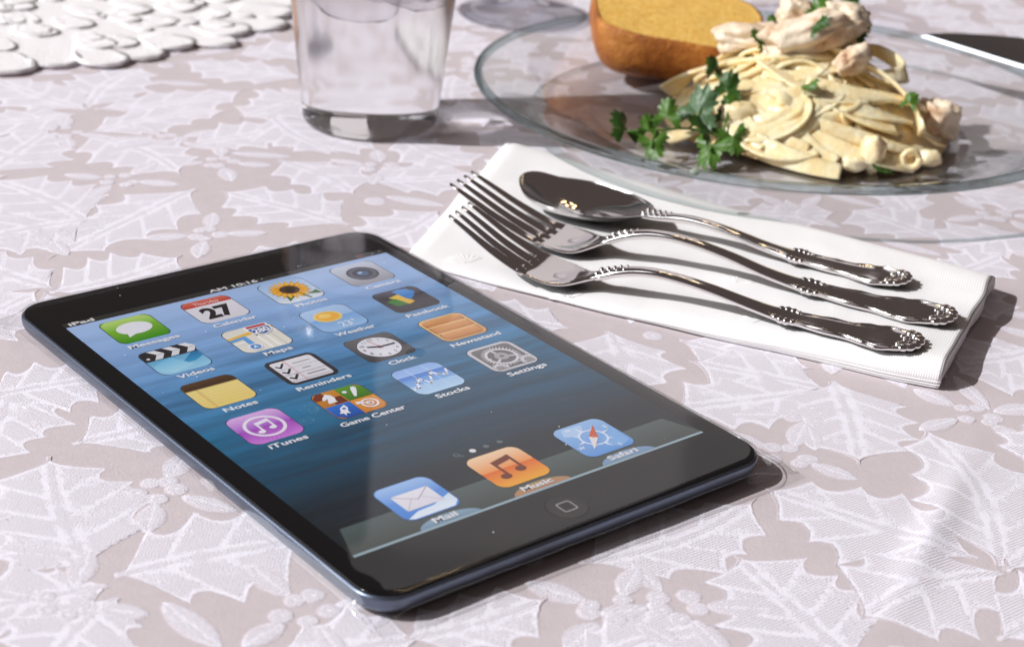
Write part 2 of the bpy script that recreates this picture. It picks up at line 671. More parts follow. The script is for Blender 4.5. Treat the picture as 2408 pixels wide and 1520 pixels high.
def rrect(w, h, r, n=10):
    """half sizes w,h; counter-clockwise outline"""
    p = []
    for cx, cy, a0 in ((w - r, h - r, 0), (-w + r, h - r, 90), (-w + r, -h + r, 180), (w - r, -h + r, 270)):
        for k in range(n + 1):
            a = math.radians(a0 + 90 * k / n)
            p.append((cx + r * math.cos(a), cy + r * math.sin(a)))
    return p


def loft_rr(levels, n=12, cap_top=True, cap_bot=True):
    v, f = [], []
    for (w, h, r, z) in levels:
        v += [(x, y, z) for x, y in rrect(w, h, r, n)]
    m = 4 * (n + 1)
    f = grid_faces(len(levels), m, close_c=True)
    if cap_bot:
        f.append(tuple(reversed(range(m))))
    if cap_top:
        f.append(tuple(range((len(levels) - 1) * m, len(levels) * m)))
    return v, f


m_slate = mat('anodised_slate', (0.16, 0.19, 0.25), 0.34, metal=0.85)
t = NT(m_slate)
t.l(t.bump(t.noise(t.coords(), 9, 2, 0.6), 0.01), t.b.inputs['Normal'])
m_bezel = mat('black_glass', (0.005, 0.005, 0.006), 0.08, spec=0.35)
BW, BH = 67.35, 100.0
lev = []
for k in range(7):
    a = math.radians(90 * k / 6)
    lev.append((BW - 4.2 * (1 - math.sin(a)), BH - 4.2 * (1 - math.sin(a)), 10.0, 0.25 + 4.9 * (1 - math.cos(a))))
lev += [(BW, BH, 10, 6.0), (BW - 0.15, BH - 0.15, 9.9, 6.35), (BW - 0.55, BH - 0.55, 9.6, 6.65)]
vv, ff = loft_rr(lev)
obj('casing', vv, ff, m_slate, tablet)
vv, ff = loft_rr([(BW - 0.75, BH - 0.75, 9.3, 6.3), (BW - 0.75, BH - 0.75, 9.3, 6.95), (BW - 0.95, BH - 0.95, 9.2, 7.12),
                  (BW - 1.3, BH - 1.3, 9.0, ZT)])
obj('front_glass', vv, ff, m_bezel, tablet)

# --- printed screen: flat artwork, a stack of very thin printed layers
m_print = mat('screen_print', (1, 1, 1), 0.35, coat=0.15, spec=0.3)
t = NT(m_print)
at = t.n('ShaderNodeAttribute', attribute_name='ink')
t.l(at.outputs['Color'], t.b.inputs['Base Color'])

m_wall = mat('screen_wallpaper', (0.1, 0.3, 0.5), 0.35, coat=0.15, spec=0.3)
t = NT(m_wall)
v = t.coords()
sep = t.n('ShaderNodeSeparateXYZ')
t.l(v, sep.inputs[0])
# y from -80 (bottom) to +77 (top)
yy = t.math('MULTIPLY_ADD', sep.outputs['Y'], 1 / 157.0, 80 / 157.0, clamp=True)
base = t.ramp(yy, [(0.0, lin((14, 17, 20))), (0.16, lin((18, 32, 41))), (0.28, lin((26, 72, 98))), (0.46, lin((44, 118, 160))),
                   (0.64, lin((92, 150, 202))), (0.84, lin((142, 178, 226))), (1.0, lin((166, 192, 232)))])
mp = t.n('ShaderNodeMapping')
mp.inputs['Scale'].default_value = (0.10, 1.0, 1.0)
mp.inputs['Rotation'].default_value = (0, 0, math.radians(4))
t.l(v, mp.inputs['Vector'])
w1 = t.noise(mp.outputs['Vector'], 0.13, 2, 0.5, 0.4)
w2 = t.noise(mp.outputs['Vector'], 0.30, 2, 0.55, 0.3)
rip = t.math('MULTIPLY_ADD', t.math('ADD', t.math('MULTIPLY', w1, 0.6), t.math('MULTIPLY', w2, 0.4)), 4.6, -1.85, clamp=True)
amp = t.ramp(yy, [(0.0, (0, 0, 0)), (0.10, (0.3,) * 3), (0.26, (0.9,) * 3), (0.60, (0.72,) * 3), (0.86, (0.26,) * 3), (1, (0.06,) * 3)])
dk = t.mix(t.math('MULTIPLY', t.math('MULTIPLY', rip, amp), 0.72), base, lin((14, 36, 54)))
hi = t.math('POWER', w2, 4.0)
c = t.mix(t.math('MULTIPLY', t.math('MULTIPLY', hi, amp), 0.16), dk, lin((170, 205, 232)))
t.l(c, t.b.inputs['Base Color'])

ZS = ZT + 0.03
SX, SY0, SY1 = 59.85, -79.8, 79.8
screen = obj('screen', [(-SX, SY0, ZS), (SX, SY0, ZS), (SX, 76.7, ZS), (-SX, 76.7, ZS)], [(0, 1, 2, 3)], m_wall, tablet, smooth=False)


class Art:
    """flat printed artwork: polygons with per-corner ink, each laid a hair above the one below"""

    def __init__(self, z0=ZS, cx=0.0, cy=0.0, k=1.0, step=0.012):
        self.v, self.f, self.c = [], [], []
        self.z, self.cx, self.cy, self.k, self.step = z0, cx, cy, k, step

    def poly(self, pts, col, col2=None, keep=False):
        """col2: ink at the bottom of a vertical blend from col"""
        if not keep:
            self.z += self.step
        n0 = len(self.v)
        ys = [p[1] for p in pts]
        lo, hi = min(ys), max(ys)
        for x, y in pts:
            self.v.append((self.cx + x * self.k, self.cy + y * self.k, self.z))
            if col2 is None:
                self.c.append(lin(col))
            else:
                u = (hi - y) / max(hi - lo, 1e-6)
                a, b = lin(col), lin(col2)
                self.c.append(tuple(a[i] + (b[i] - a[i]) * u for i in range(4)))
        self.f.append(tuple(range(n0, len(self.v))))

    def ell(self, x, y, rx, ry, col, col2=None, n=28, keep=False):
        self.poly([(x + rx * math.cos(2 * math.pi * k / n), y + ry * math.sin(2 * math.pi * k / n)) for k in range(n)], col, col2, keep)

    def ring(self, x, y, r, w, col, n=32):
        self.z += self.step
        n0 = len(self.v)
        for k in range(n):
            a = 2 * math.pi * k / n
            for q in (r - w / 2, r + w / 2):
                self.v.append((self.cx + (x + q * math.cos(a)) * self.k, self.cy + (y + q * math.sin(a)) * self.k, self.z))
                self.c.append(lin(col))
        for k in range(n):
            a, b = n0 + 2 * k, n0 + 2 * ((k + 1) % n)
            self.f.append((a, a + 1, b + 1, b))

    def line(self, pts, w, col, keep=False):
        if not keep:
            self.z += self.step
        for (x0, y0), (x1, y1) in zip(pts, pts[1:]):
            L = math.hypot(x1 - x0, y1 - y0)
            ox, oy = -(y1 - y0) / L * w / 2, (x1 - x0) / L * w / 2
            ex, ey = (x1 - x0) / L * w * 0.3, (y1 - y0) / L * w * 0.3
            self.poly([(x0 + ox - ex, y0 + oy - ey), (x0 - ox - ex, y0 - oy - ey), (x1 - ox + ex, y1 - oy + ey), (x1 + ox + ex, y1 + oy + ey)], col, keep=True)

    def rr(self, x0, y0, x1, y1, r, col, col2=None, n=7):
        self.poly([((x0 + x1) / 2 + x, (y0 + y1) / 2 + y) for x, y in rrect((x1 - x0) / 2, (y1 - y0) / 2, r, n)], col, col2)

    def clip(self, y0, y1, col, col2=None, r=0.36, e=1.0):
        """the band y0..y1 of the rounded icon tile"""
        pts = []
        for x, y in rrect(e, e, r * e, 8):
            pts.append((x, min(max(y, y0), y1)))
        q = []
        for p in pts:
            if not q or math.dist(p, q[-1]) > 1e-4:
                q.append(p)
        self.poly(q, col, col2)

    def text(self, s, x, y, size, col, width=None, bold=0.03, align='CENTER'):
        """size = cap height"""
        self.z += self.step
        vs_, fs_ = text_mesh(s, bold)
        xs = [p[0] for p in vs_]
        w0, w1 = min(xs), max(xs)
        sy = size / CAPH
        sx = sy if width is None else width / (w1 - w0)
        ox = {'CENTER': (w0 + w1) / 2, 'LEFT': w0}[align]
        n0 = len(self.v)
        for p in vs_:
            self.v.append((self.cx + (x + (p[0] - ox) * sx) * self.k, self.cy + (y + (p[1] - CAPH / 2) * sy) * self.k, self.z))
            self.c.append(lin(col))
        self.f += [tuple(n0 + i for i in f_) for f_ in fs_]

    def build(self, name, parent, label=None):
        o = obj(name, self.v, self.f, m_print, parent, smooth=False)
        a = o.data.color_attributes.new('ink', 'FLOAT_COLOR', 'POINT')
        a.data.foreach_set('color', [q for c_ in self.c for q in c_])
        if label:
            o['label'] = label
        return o


_tm = {}


def text_mesh(s, bold):
    key = (s, bold)
    if key not in _tm:
        cu_ = bpy.data.curves.new('lettering', 'FONT')
        cu_.body = s
        cu_.size = 1.0
        cu_.offset = bold
        cu_.resolution_u = 3
        o = bpy.data.objects.new('lettering', cu_)
        COL.objects.link(o)
        bpy.context.view_layer.update()
        me = o.to_mesh()
        _tm[key] = ([tuple(p.co) for p in me.vertices], [tuple(p.vertices) for p in me.polygons])
        o.to_mesh_clear()
        bpy.data.objects.remove(o)
        bpy.data.curves.remove(cu_)
    return _tm[key]


CAPH = 1.0
_v, _f = text_mesh('H', 0.0)
CAPH = max(p[1] for p in _v) - min(p[1] for p in _v)

# status bar
a = Art()
a.rr(-SX, 76.7, SX, SY1, 0.01, (46, 47, 44))
a.text('iPad', -53.9, 78.5, 1.95, (220, 218, 220), 8.4, 0.035)
a.text('AM 10:16', 0, 78.5, 1.95, (214, 212, 214), 18.2, 0.035)
a.line([(49.0, 77.5), (55.0, 77.5), (55.0, 79.4), (49.0, 79.4), (49.0, 77.5)], 0.28, (150, 146, 146))
a.line([(55.5, 78.1), (55.5, 78.8)], 0.5, (150, 146, 146), keep=True)
a.rr(49.5, 77.9, 51.0, 79.0, 0.05, (150, 60, 50))
a.build('status_bar', screen)
# dock shelf
a = Art()
a.poly([(-SX, -79.0), (SX, -79.0), (55.6, -67.0), (-55.6, -67.0)], (78, 92, 92), (58, 66, 62))
a.poly([(-SX, -79.9), (SX, -79.9), (SX, -79.0), (-SX, -79.0)], (150, 175, 186))
for xc, c1, c2 in ((-30.5, (140, 166, 186), (112, 142, 168)), (0.1, (168, 140, 98), (180, 128, 94)), (31, (134, 160, 190), (116, 146, 182))):
    a.poly([(xc + 1.2 + x * 9.6, -77.4 + y * 2.9) for x, y in [(math.cos(math.pi * k / 16), abs(math.sin(math.pi * k / 16)) * 1.25 - 0.55) for k in range(17)]], c1, c2)
a.build('dock', screen)
a = Art()
a.ell(-2.3, -52.7, 1.0, 1.0, (225, 225, 228), n=16)
a.ell(2.4, -52.7, 0.9, 0.9, (96, 108, 112), n=16)
a.ell(7.2, -52.7, 0.9, 0.9, (96, 108, 112), n=16)
a.ring(-7.7, -52.4, 0.75, 0.35, (104, 118, 122), 14)
a.line([(-7.2, -52.9), (-6.3, -53.8)], 0.42, (104, 118, 122))
a.build('page_dots', screen)


def note(a, x, y, k, col):
    a.line([(x - 0.30 * k, y - 0.42 * k), (x - 0.30 * k, y + 0.42 * k)], 0.11 * k, col)
    a.line([(x + 0.36 * k, y - 0.27 * k), (x + 0.36 * k, y + 0.56 * k)], 0.11 * k, col)
    a.poly([(x - 0.355 * k, y + 0.44 * k), (x - 0.355 * k, y + 0.18 * k), (x + 0.415 * k, y + 0.34 * k), (x + 0.415 * k, y + 0.60 * k)], col)
    a.ell(x - 0.42 * k, y - 0.44 * k, 0.19 * k, 0.15 * k, col, n=16)
    a.ell(x + 0.24 * k, y - 0.29 * k, 0.19 * k, 0.15 * k, col, n=16)


def gear(a, x, y, ro, ri, n, col, hub, clipbox=None):
    pts = []
    for k in range(n):
        for da, rr_ in ((0.0, ri), (0.28, ri), (0.40, ro), (0.66, ro), (0.80, ri)):
            an = 2 * math.pi * (k + da) / n
            px, py = x + rr_ * math.cos(an), y + rr_ * math.sin(an)
            if clipbox:
                px, py = min(max(px, -clipbox), clipbox), min(max(py, -clipbox), clipbox)
            pts.append((px, py))
    a.poly(pts, col)


def icon_messages(a):
    a.clip(-1, 1, (150, 196, 62), (52, 138, 20))
    a.clip(0.15, 0.96, (186, 214, 120), (116, 180, 50), e=0.96)
    a.ell(0.02, 0.08, 0.68, 0.50, (226, 226, 234))
    a.poly([(-0.42, -0.22), (-0.50, -0.58), (-0.12, -0.38)], (226, 226, 234))


def icon_calendar(a):
    a.clip(-1, 1, (226, 224, 232), (214, 212, 220))
    a.clip(0.50, 1, (214, 112, 92), (184, 56, 42))
    a.text('Thursday', 0, 0.70, 0.24, (238, 216, 214), 1.05, 0.0)
    a.text('27', 0, -0.22, 0.86, (34, 32, 36), 1.25, 0.045)


def icon_photos(a):
    a.clip(-1, 1, (160, 192, 230), (206, 222, 238))
    a.clip(-1, -0.35, (190, 206, 226), (226, 232, 240))
    a.line([(0.1, -0.2), (0.35, -0.9)], 0.10, (70, 104, 40))
    a.poly([(-0.45, -0.35), (-0.55, -0.85), (-0.1, -0.5)], (62, 104, 42))
    a.poly([(0.40, -0.55), (0.95, -0.75), (0.90, -0.35), (0.7, -0.45)], (90, 122, 80))
    for n_, r0, col in ((19, 0.86, (226, 158, 40)), (17, 0.78, (240, 190, 52)), (15, 0.62, (232, 150, 38))):
        for k in range(n_):
            an = 2 * math.pi * k / n_ + r0 * 3
            w_ = 0.13
            a.poly([(0.34 * math.cos(an - w_), 0.10 + 0.34 * math.sin(an - w_)), (r0 * 0.8 * math.cos(an - w_ * 0.8), 0.10 + r0 * 0.8 * math.sin(an - w_ * 0.8)),
                    (r0 * math.cos(an), 0.10 + r0 * math.sin(an)),
                    (r0 * 0.8 * math.cos(an + w_ * 0.8), 0.10 + r0 * 0.8 * math.sin(an + w_ * 0.8)), (0.34 * math.cos(an + w_), 0.10 + 0.34 * math.sin(an + w_))], col, keep=k > 0)
    a.ell(0, 0.10, 0.40, 0.38, (70, 46, 24))
    a.ell(0, 0.10, 0.20, 0.19, (40, 32, 22))


def icon_camera(a):
    a.clip(-1, 1, (196, 204, 220), (150, 150, 158))
    a.ell(0.02, 0, 0.66, 0.64, (60, 62, 72), n=36)
    a.ell(0.02, 0, 0.54, 0.52, (84, 88, 100), n=36)
    a.ell(0.02, 0, 0.42, 0.40, (40, 46, 58), n=30)
    a.ell(0.02, 0, 0.25, 0.24, (62, 92, 130), n=24)
    a.ell(-0.05, 0.08, 0.10, 0.09, (170, 190, 214), n=16)


def icon_videos(a):
    a.clip(-1, 1, (26, 134, 186), (150, 204, 232))
    a.poly([(0.0, -0.45), (0.98, 0.42), (0.98, -0.2), (0.55, -0.45)], (22, 92, 150), (60, 150, 196))
    a.poly([(-0.98, -0.2), (-0.1, 0.2), (0.4, -0.7), (-0.5, -0.95), (-0.98, -0.6)], (110, 184, 222), (168, 214, 236))
    a.clip(0.22, 1, (34, 32, 34), (46, 44, 46))
    for k in range(3):
        x0 = -0.62 + k * 0.62
        a.poly([(x0, 0.97), (x0 + 0.30, 0.97), (x0 + 0.52, 0.62), (x0 + 0.22, 0.62)], (224, 224, 228))
        a.poly([(x0 + 0.22, 0.60), (x0 + 0.52, 0.60), (x0 + 0.28, 0.25), (x0 - 0.02, 0.25)], (216, 216, 222))
    a.ell(-0.82, 0.42, 0.07, 0.07, (220, 220, 224), n=12)


def icon_maps(a):
    a.clip(-1, 1, (222, 218, 208), (228, 224, 214))
    a.poly([(-1, 0.40), (1, 0.78), (1, 0.54), (-1, 0.18)], (232, 184, 72))
    a.line([(0.1, -0.95), (0.1, 0.2), (0.95, 0.3)], 0.10, (244, 242, 238))
    a.line([(0.42, -0.95), (0.42, 0.22)], 0.09, (244, 242, 238))
    a.line([(-0.98, -0.15), (-0.45, -0.1)], 0.09, (244, 242, 238))
    a.line([(0.66, -0.95), (0.66, 0.25)], 0.07, (204, 200, 190))
    a.poly([(-1, 0.24), (-0.36, 0.34), (-0.36, 0.16), (-1, 0.06)], (96, 160, 222))
    a.poly([(-0.52, 0.30), (-0.30, 0.30), (-0.30, -0.45), (-0.52, -0.45)], (96, 160, 222))
    a.ell(-0.42, -0.62, 0.26, 0.26, (232, 236, 242), n=22)
    a.ell(-0.42, -0.62, 0.20, 0.20, (84, 140, 206), n=22)
    a.poly([(-0.52, -0.72), (-0.42, -0.48), (-0.32, -0.72), (-0.42, -0.66)], (232, 238, 244))
    a.poly([(0.0, 0.98), (0.92, 0.98), (0.95, 0.62), (0.86, 0.30), (0.46, 0.08), (0.06, 0.30), (-0.03, 0.62)], (236, 236, 240))
    a.poly([(0.06, 0.72), (0.86, 0.72), (0.88, 0.58), (0.80, 0.34), (0.46, 0.15), (0.12, 0.34), (0.04, 0.58)], (50, 92, 158))
    a.poly([(0.06, 0.94), (0.86, 0.94), (0.86, 0.78), (0.06, 0.78)], (190, 56, 52))
    a.text('280', 0.46, 0.48, 0.32, (240, 240, 244), 0.66, 0.03)


def icon_weather(a):
    a.clip(-1, 1, (176, 204, 238), (128, 172, 222))
    a.clip(-0.98, 0.1, (118, 166, 220), (156, 192, 232), e=0.98)
    a.ell(-0.12, 0.22, 0.58, 0.46, (234, 206, 128), n=30)
    a.ell(-0.12, 0.22, 0.48, 0.38, (238, 178, 66), n=30)
    a.ell(-0.20, 0.30, 0.26, 0.19, (244, 206, 110), n=22)
    a.text('23°', 0.22, -0.62, 0.40, (224, 232, 244), 0.72, 0.01)


def icon_passbook(a):
    a.clip(-1, 1, (74, 70, 78), (48, 46, 52))
    a.poly([(-0.80, 0.10), (-0.10, 0.42), (0.05, -0.40), (-0.62, -0.40)], (70, 140, 64), (52, 116, 50))
    a.poly([(-0.52, 0.42), (0.05, 0.55), (0.22, -0.30), (-0.12, -0.42), (-0.30, 0.15)], (234, 196, 86), (224, 178, 62))
    a.poly([(-0.08, 0.86), (0.24, 0.92), (0.58, 0.80), (0.74, 0.48), (0.52, 0.20), (0.16, -0.12), (0.06, 0.10)], (76, 146, 214), (56, 120, 194))


def icon_notes(a):
    a.clip(-1, 1, (240, 222, 148), (232, 206, 120))
    for k in range(7):
        y = 0.40 - k * 0.19
        a.line([(-0.97, y), (0.97, y)], 0.022, (214, 190, 118), keep=k > 0)
    a.line([(-0.62, 0.5), (-0.62, -0.96)], 0.025, (206, 164, 104))
    a.line([(-0.56, 0.5), (-0.56, -0.96)], 0.025, (206, 164, 104), keep=True)
    a.clip(0.50, 1, (90, 62, 36), (66, 44, 26))
    a.poly([(-1, 0.50), (1, 0.50), (1, 0.46), (-1, 0.46)], (120, 92, 56))


def icon_reminders(a):
    a.clip(-1, 1, (58, 56, 60), (38, 37, 40))
    a.rr(-0.84, -0.84, 0.84, 0.84, 0.14, (228, 226, 232), (218, 216, 224))
    a.line([(-0.28, -0.84), (-0.28, 0.84)], 0.025, (206, 150, 156))
    a.line([(-0.23, -0.84), (-0.23, 0.84)], 0.02, (206, 150, 156), keep=True)
    for k, y in enumerate((0.48, 0.0, -0.48)):
        a.line([(-0.72, y + 0.05), (-0.60, y - 0.10), (-0.38, y + 0.16)], 0.085, (48, 46, 50))
        a.line([(-0.82, y - 0.24), (0.82, y - 0.24)], 0.02, (190, 188, 198))
        x1 = (0.62, 0.35, 0.66)[k]
        a.line([(-0.05 + 0.1 * (k == 1), y + 0.02), (x1, y + 0.02)], 0.06, (176, 176, 184))


def icon_clock(a):
    a.clip(-1, 1, (104, 102, 106), (56, 54, 58))
    a.ell(0, 0, 0.80, 0.80, (228, 228, 236), n=40)
    for k in range(12):
        an = math.pi / 2 - 2 * math.pi * (k + 1) / 12
        a.text(str(k + 1), 0.64 * math.cos(an), 0.64 * math.sin(an), 0.15, (70, 68, 74), None, 0.0)
    a.line([(0.0, 0.0), (-0.40, 0.18)], 0.075, (30, 30, 34))
    a.line([(-0.05, 0.0), (0.60, -0.02)], 0.06, (30, 30, 34))
    a.line([(0.06, -0.12), (-0.14, 0.62)], 0.022, (196, 90, 70))
    a.ring(0, 0, 0.07, 0.035, (120, 90, 86), 14)


def icon_newsstand(a):
    a.clip(-1, 1, (232, 190, 130), (216, 164, 100))
    a.rr(-0.88, -0.88, 0.88, 0.88, 0.26, (150, 92, 50), (140, 84, 44))
    for k, (y0, y1) in enumerate(((0.36, 0.86), (-0.26, 0.30), (-0.86, -0.32))):
        a.rr(-0.84, y0, 0.84, y1, 0.08 if k == 1 else 0.16, (222, 162, 106), (196, 126, 66))
        if k < 2:
            a.line([(-0.86, y0 - 0.03), (0.86, y0 - 0.03)], 0.07, (240, 204, 150))


def icon_itunes(a):
    a.clip(-1, 1, (206, 150, 220), (176, 84, 196))
    a.clip(-1, 0.0, (148, 62, 178), (204, 128, 216))
    for k in range(18):
        an = math.pi + math.pi * (k + 0.3) / 18
        a.poly([(0, 0), (0.93 * math.cos(an), 0.93 * math.sin(an)), (0.93 * math.cos(an + 0.07), 0.93 * math.sin(an + 0.07))], (184, 100, 204), keep=k > 0)
    a.clip(0.02, 0.97, (218, 178, 230), (172, 100, 200), e=0.97)
    a.ring(0, 0, 0.66, 0.12, (232, 226, 240), 40)
    note(a, 0.02, 0.0, 0.72, (234, 230, 242))


def icon_games(a):
    a.clip(-1, 1, (196, 132, 50))
    a.poly([(-0.99, 0.72), (-0.72, 0.99), (-0.02, 0.99), (-0.02, 0.02), (-0.99, 0.02)], (206, 138, 46), (186, 116, 38))
    a.poly([(-0.99, 0.72), (-0.72, 0.99), (-0.5, 0.99), (-0.5, 0.5), (-0.99, 0.5)], (122, 52, 22))
    a.poly([(-0.5, 0.5), (-0.02, 0.5), (-0.02, 0.02), (-0.5, 0.02)], (108, 46, 20))
    a.poly([(0.02, 0.99), (0.72, 0.99), (0.99, 0.72), (0.99, 0.02), (0.02, 0.02)], (92, 150, 40), (60, 116, 26))
    a.poly([(-0.99, -0.02), (-0.02, -0.02), (-0.02, -0.99), (-0.72, -0.99), (-0.99, -0.72)], (40, 112, 206), (24, 76, 160))
    a.poly([(0.02, -0.02), (0.99, -0.02), (0.99, -0.72), (0.72, -0.99), (0.02, -0.99)], (226, 152, 60), (206, 128, 44))
    W_ = (234, 232, 238)
    a.poly([(-0.70, 0.16), (-0.34, 0.16), (-0.36, 0.26), (-0.28, 0.44), (-0.30, 0.68), (-0.46, 0.84), (-0.52, 0.74), (-0.62, 0.68),
            (-0.76, 0.48), (-0.70, 0.42), (-0.54, 0.50), (-0.62, 0.34)], W_)
    a.poly([(0.34, 0.20), (0.42, 0.16), (0.62, 0.46), (0.76, 0.72), (0.72, 0.84), (0.60, 0.84), (0.50, 0.66)], W_)
    a.ell(0.22, 0.62, 0.09, 0.09, W_, n=14)
    a.poly([(-0.32, -0.14), (-0.30, -0.36), (-0.44, -0.60), (-0.44, -0.78), (-0.56, -0.68), (-0.66, -0.84), (-0.66, -0.66), (-0.80, -0.62),
            (-0.68, -0.52), (-0.58, -0.30)], W_)
    a.ell(-0.46, -0.38, 0.07, 0.07, (36, 100, 190), n=12)
    a.ring(0.52, -0.48, 0.28, 0.08, W_, 24)
    a.ring(0.52, -0.48, 0.12, 0.06, W_, 18)
    a.line([(0.14, -0.30), (0.52, -0.46)], 0.08, W_)
    a.poly([(0.10, -0.20), (0.30, -0.24), (0.24, -0.40), (0.08, -0.38)], W_)


def icon_stocks(a):
    a.clip(-1, 1, (140, 178, 236), (184, 218, 246))
    a.clip(-0.3, 0.45, (70, 122, 208), (120, 176, 234))
    for k in range(8):
        a.line([(-0.99, 0.1 - k * 0.13), (0.99, 0.1 - k * 0.13)], 0.02, (170, 204, 240), keep=k > 0)
    a.line([(-0.35, 0.97), (-0.35, -0.97)], 0.025, (204, 222, 246))
    a.line([(0.36, 0.97), (0.36, -0.97)], 0.025, (204, 222, 246), keep=True)
    a.line([(-0.95, -0.52), (-0.80, -0.42), (-0.70, -0.50), (-0.58, -0.10), (-0.48, -0.16), (-0.36, 0.16), (-0.24, -0.06), (-0.12, -0.36), (0.02, -0.20),
            (0.16, 0.14), (0.24, 0.10), (0.34, 0.42), (0.48, 0.02), (0.60, 0.06), (0.70, -0.14), (0.82, -0.02), (0.95, 0.28)], 0.085, (232, 236, 246))


def icon_settings(a):
    a.clip(-1, 1, (206, 204, 210), (196, 194, 200))
    a.rr(-0.86, -0.86, 0.86, 0.86, 0.24, (124, 122, 124), (92, 90, 92))
    for i in range(13):
        for j in range(13):
            a.ell(-0.78 + i * 0.13, -0.78 + j * 0.13, 0.035, 0.035, (84, 82, 86), n=6, keep=i + j > 0)
    gear(a, -0.02, 0.0, 0.76, 0.62, 34, (214, 212, 216), 0)
    a.ell(-0.02, 0.0, 0.52, 0.52, (108, 106, 110), n=36)
    for k in range(3):
        an = math.radians(100 + 120 * k)
        a.line([(-0.02, 0), (-0.02 + 0.56 * math.cos(an), 0.56 * math.sin(an))], 0.10, (206, 204, 208))
    a.ell(-0.02, 0.0, 0.28, 0.28, (170, 168, 172), n=26)
    a.ell(-0.02, 0.0, 0.09, 0.09, (112, 110, 114), n=16)
    gear(a, 0.68, -0.74, 0.42, 0.34, 22, (206, 204, 208), 0, 0.86)
    gear(a, -0.66, -0.82, 0.42, 0.34, 22, (206, 204, 208), 0, 0.86)
    a.poly([(min(0.84, 0.68 + 0.22 * math.cos(k * 0.42)), max(-0.84, -0.74 + 0.22 * math.sin(k * 0.42))) for k in range(15)], (146, 144, 148))
    a.poly([(max(-0.84, -0.66 + 0.22 * math.cos(k * 0.42)), max(-0.84, -0.82 + 0.22 * math.sin(k * 0.42))) for k in range(15)], (146, 144, 148))


def icon_mail(a):
    a.clip(-1, 1, (106, 158, 226), (62, 128, 214))
    a.clip(0.1, 0.97, (160, 194, 238), (96, 150, 222), e=0.97)
    a.poly([(-0.9, -0.86), (-0.4, -0.62), (0.2, -0.58), (0.97, -0.26), (0.97, -0.7), (0.72, -0.95), (-0.72, -0.95)], (206, 224, 242), (226, 236, 246))
    a.poly([(-0.66, 0.42), (0.66, 0.42), (0.66, -0.50), (-0.66, -0.50)], (232, 230, 238), (220, 218, 228))
    a.line([(-0.66, 0.42), (0.0, -0.08), (0.66, 0.42)], 0.035, (168, 166, 178))
    a.line([(-0.66, -0.50), (-0.16, 0.04)], 0.022, (190, 188, 200))
    a.line([(0.66, -0.50), (0.16, 0.04)], 0.022, (190, 188, 200))


def icon_music(a):
    a.clip(-1, 1, (238, 196, 150), (236, 160, 48))
    a.clip(-1, 0.05, (224, 98, 34), (238, 168, 44))
    a.clip(0.0, 0.97, (240, 208, 172), (236, 150, 76), e=0.97)
    note(a, 0.02, 0.02, 1.02, (112, 46, 22))


def icon_safari(a):
    a.clip(-1, 1, (150, 188, 232), (92, 150, 218))
    a.poly([(-0.6, 0.9), (0.2, 0.86), (0.0, 0.5), (-0.4, 0.3), (-0.8, 0.5)], (176, 204, 238))
    a.poly([(0.2, -0.2), (0.9, 0.1), (0.9, -0.7), (0.4, -0.9), (0.0, -0.6)], (128, 176, 228))
    a.ring(0, 0, 0.46, 0.07, (214, 226, 244), 32)
    for k in range(8):
        an = 2 * math.pi * k / 8 + 0.2
        r1 = 0.80 if k % 2 == 0 else 0.66
        a.poly([(0.44 * math.cos(an - 0.13), 0.44 * math.sin(an - 0.13)), (r1 * math.cos(an), r1 * math.sin(an)), (0.44 * math.cos(an + 0.13), 0.44 * math.sin(an + 0.13))], (218, 230, 246), keep=k > 0)
    a.text('N', -0.42, 0.78, 0.16, (224, 234, 248)); a.text('E', 0.80, 0.36, 0.16, (224, 234, 248))
    a.text('W', -0.80, -0.36, 0.16, (224, 234, 248)); a.text('S', 0.42, -0.78, 0.16, (224, 234, 248))
    u = Vector((0.62, 0.78)); n_ = Vector((-0.78, 0.62))
    for sg, col in ((1, (206, 92, 50)), (-1, (226, 222, 224))):
        a.poly([tuple(n_ * 0.15), tuple(u * 0.82 * sg), tuple(n_ * -0.15)], col)
    a.ell(0, 0, 0.05, 0.05, (180, 150, 140), n=12)


LOOK = {'Messages': 'green icon with a white speech bubble', 'Calendar': 'white icon with a red band and a large 27', 'Photos': 'icon with a yellow sunflower', 'Camera': 'grey icon with a round lens', 'Videos': 'blue icon with a black and white clapper', 'Maps': 'pale map icon with a blue route', 'Weather': 'light blue icon with a sun', 'Passbook': 'dark icon with green, yellow and blue cards', 'Notes': 'yellow notepad icon with a brown top', 'Reminders': 'white checklist icon with a dark frame', 'Clock': 'dark icon with a white clock face', 'Newsstand': 'brown wooden shelf icon', 'iTunes': 'purple icon with a ringed music note', 'Game Center': 'icon of four coloured squares', 'Stocks': 'blue icon with a white line graph', 'Settings': 'grey icon with gears', 'Mail': 'blue sky icon with a white envelope', 'Music': 'orange icon with a brown music note', 'Safari': 'blue compass icon with a red needle'}
ICONS = [('Messages', icon_messages, 17.0), ('Calendar', icon_calendar, 15.4), ('Photos', icon_photos, 11.6), ('Camera', icon_camera, 13.6),
         ('Videos', icon_videos, 12.0), ('Maps', icon_maps, 9.6), ('Weather', icon_weather, 14.6), ('Passbook', icon_passbook, 16.8),
         ('Notes', icon_notes, 10.8), ('Reminders', icon_reminders, 18.6), ('Clock', icon_clock, 9.8), ('Newsstand', icon_newsstand, 19.0),
         ('iTunes', icon_itunes, 12.2), ('Game Center', icon_games, 22.0), ('Stocks', icon_stocks, 12.0), ('Settings', icon_settings, 14.6)]
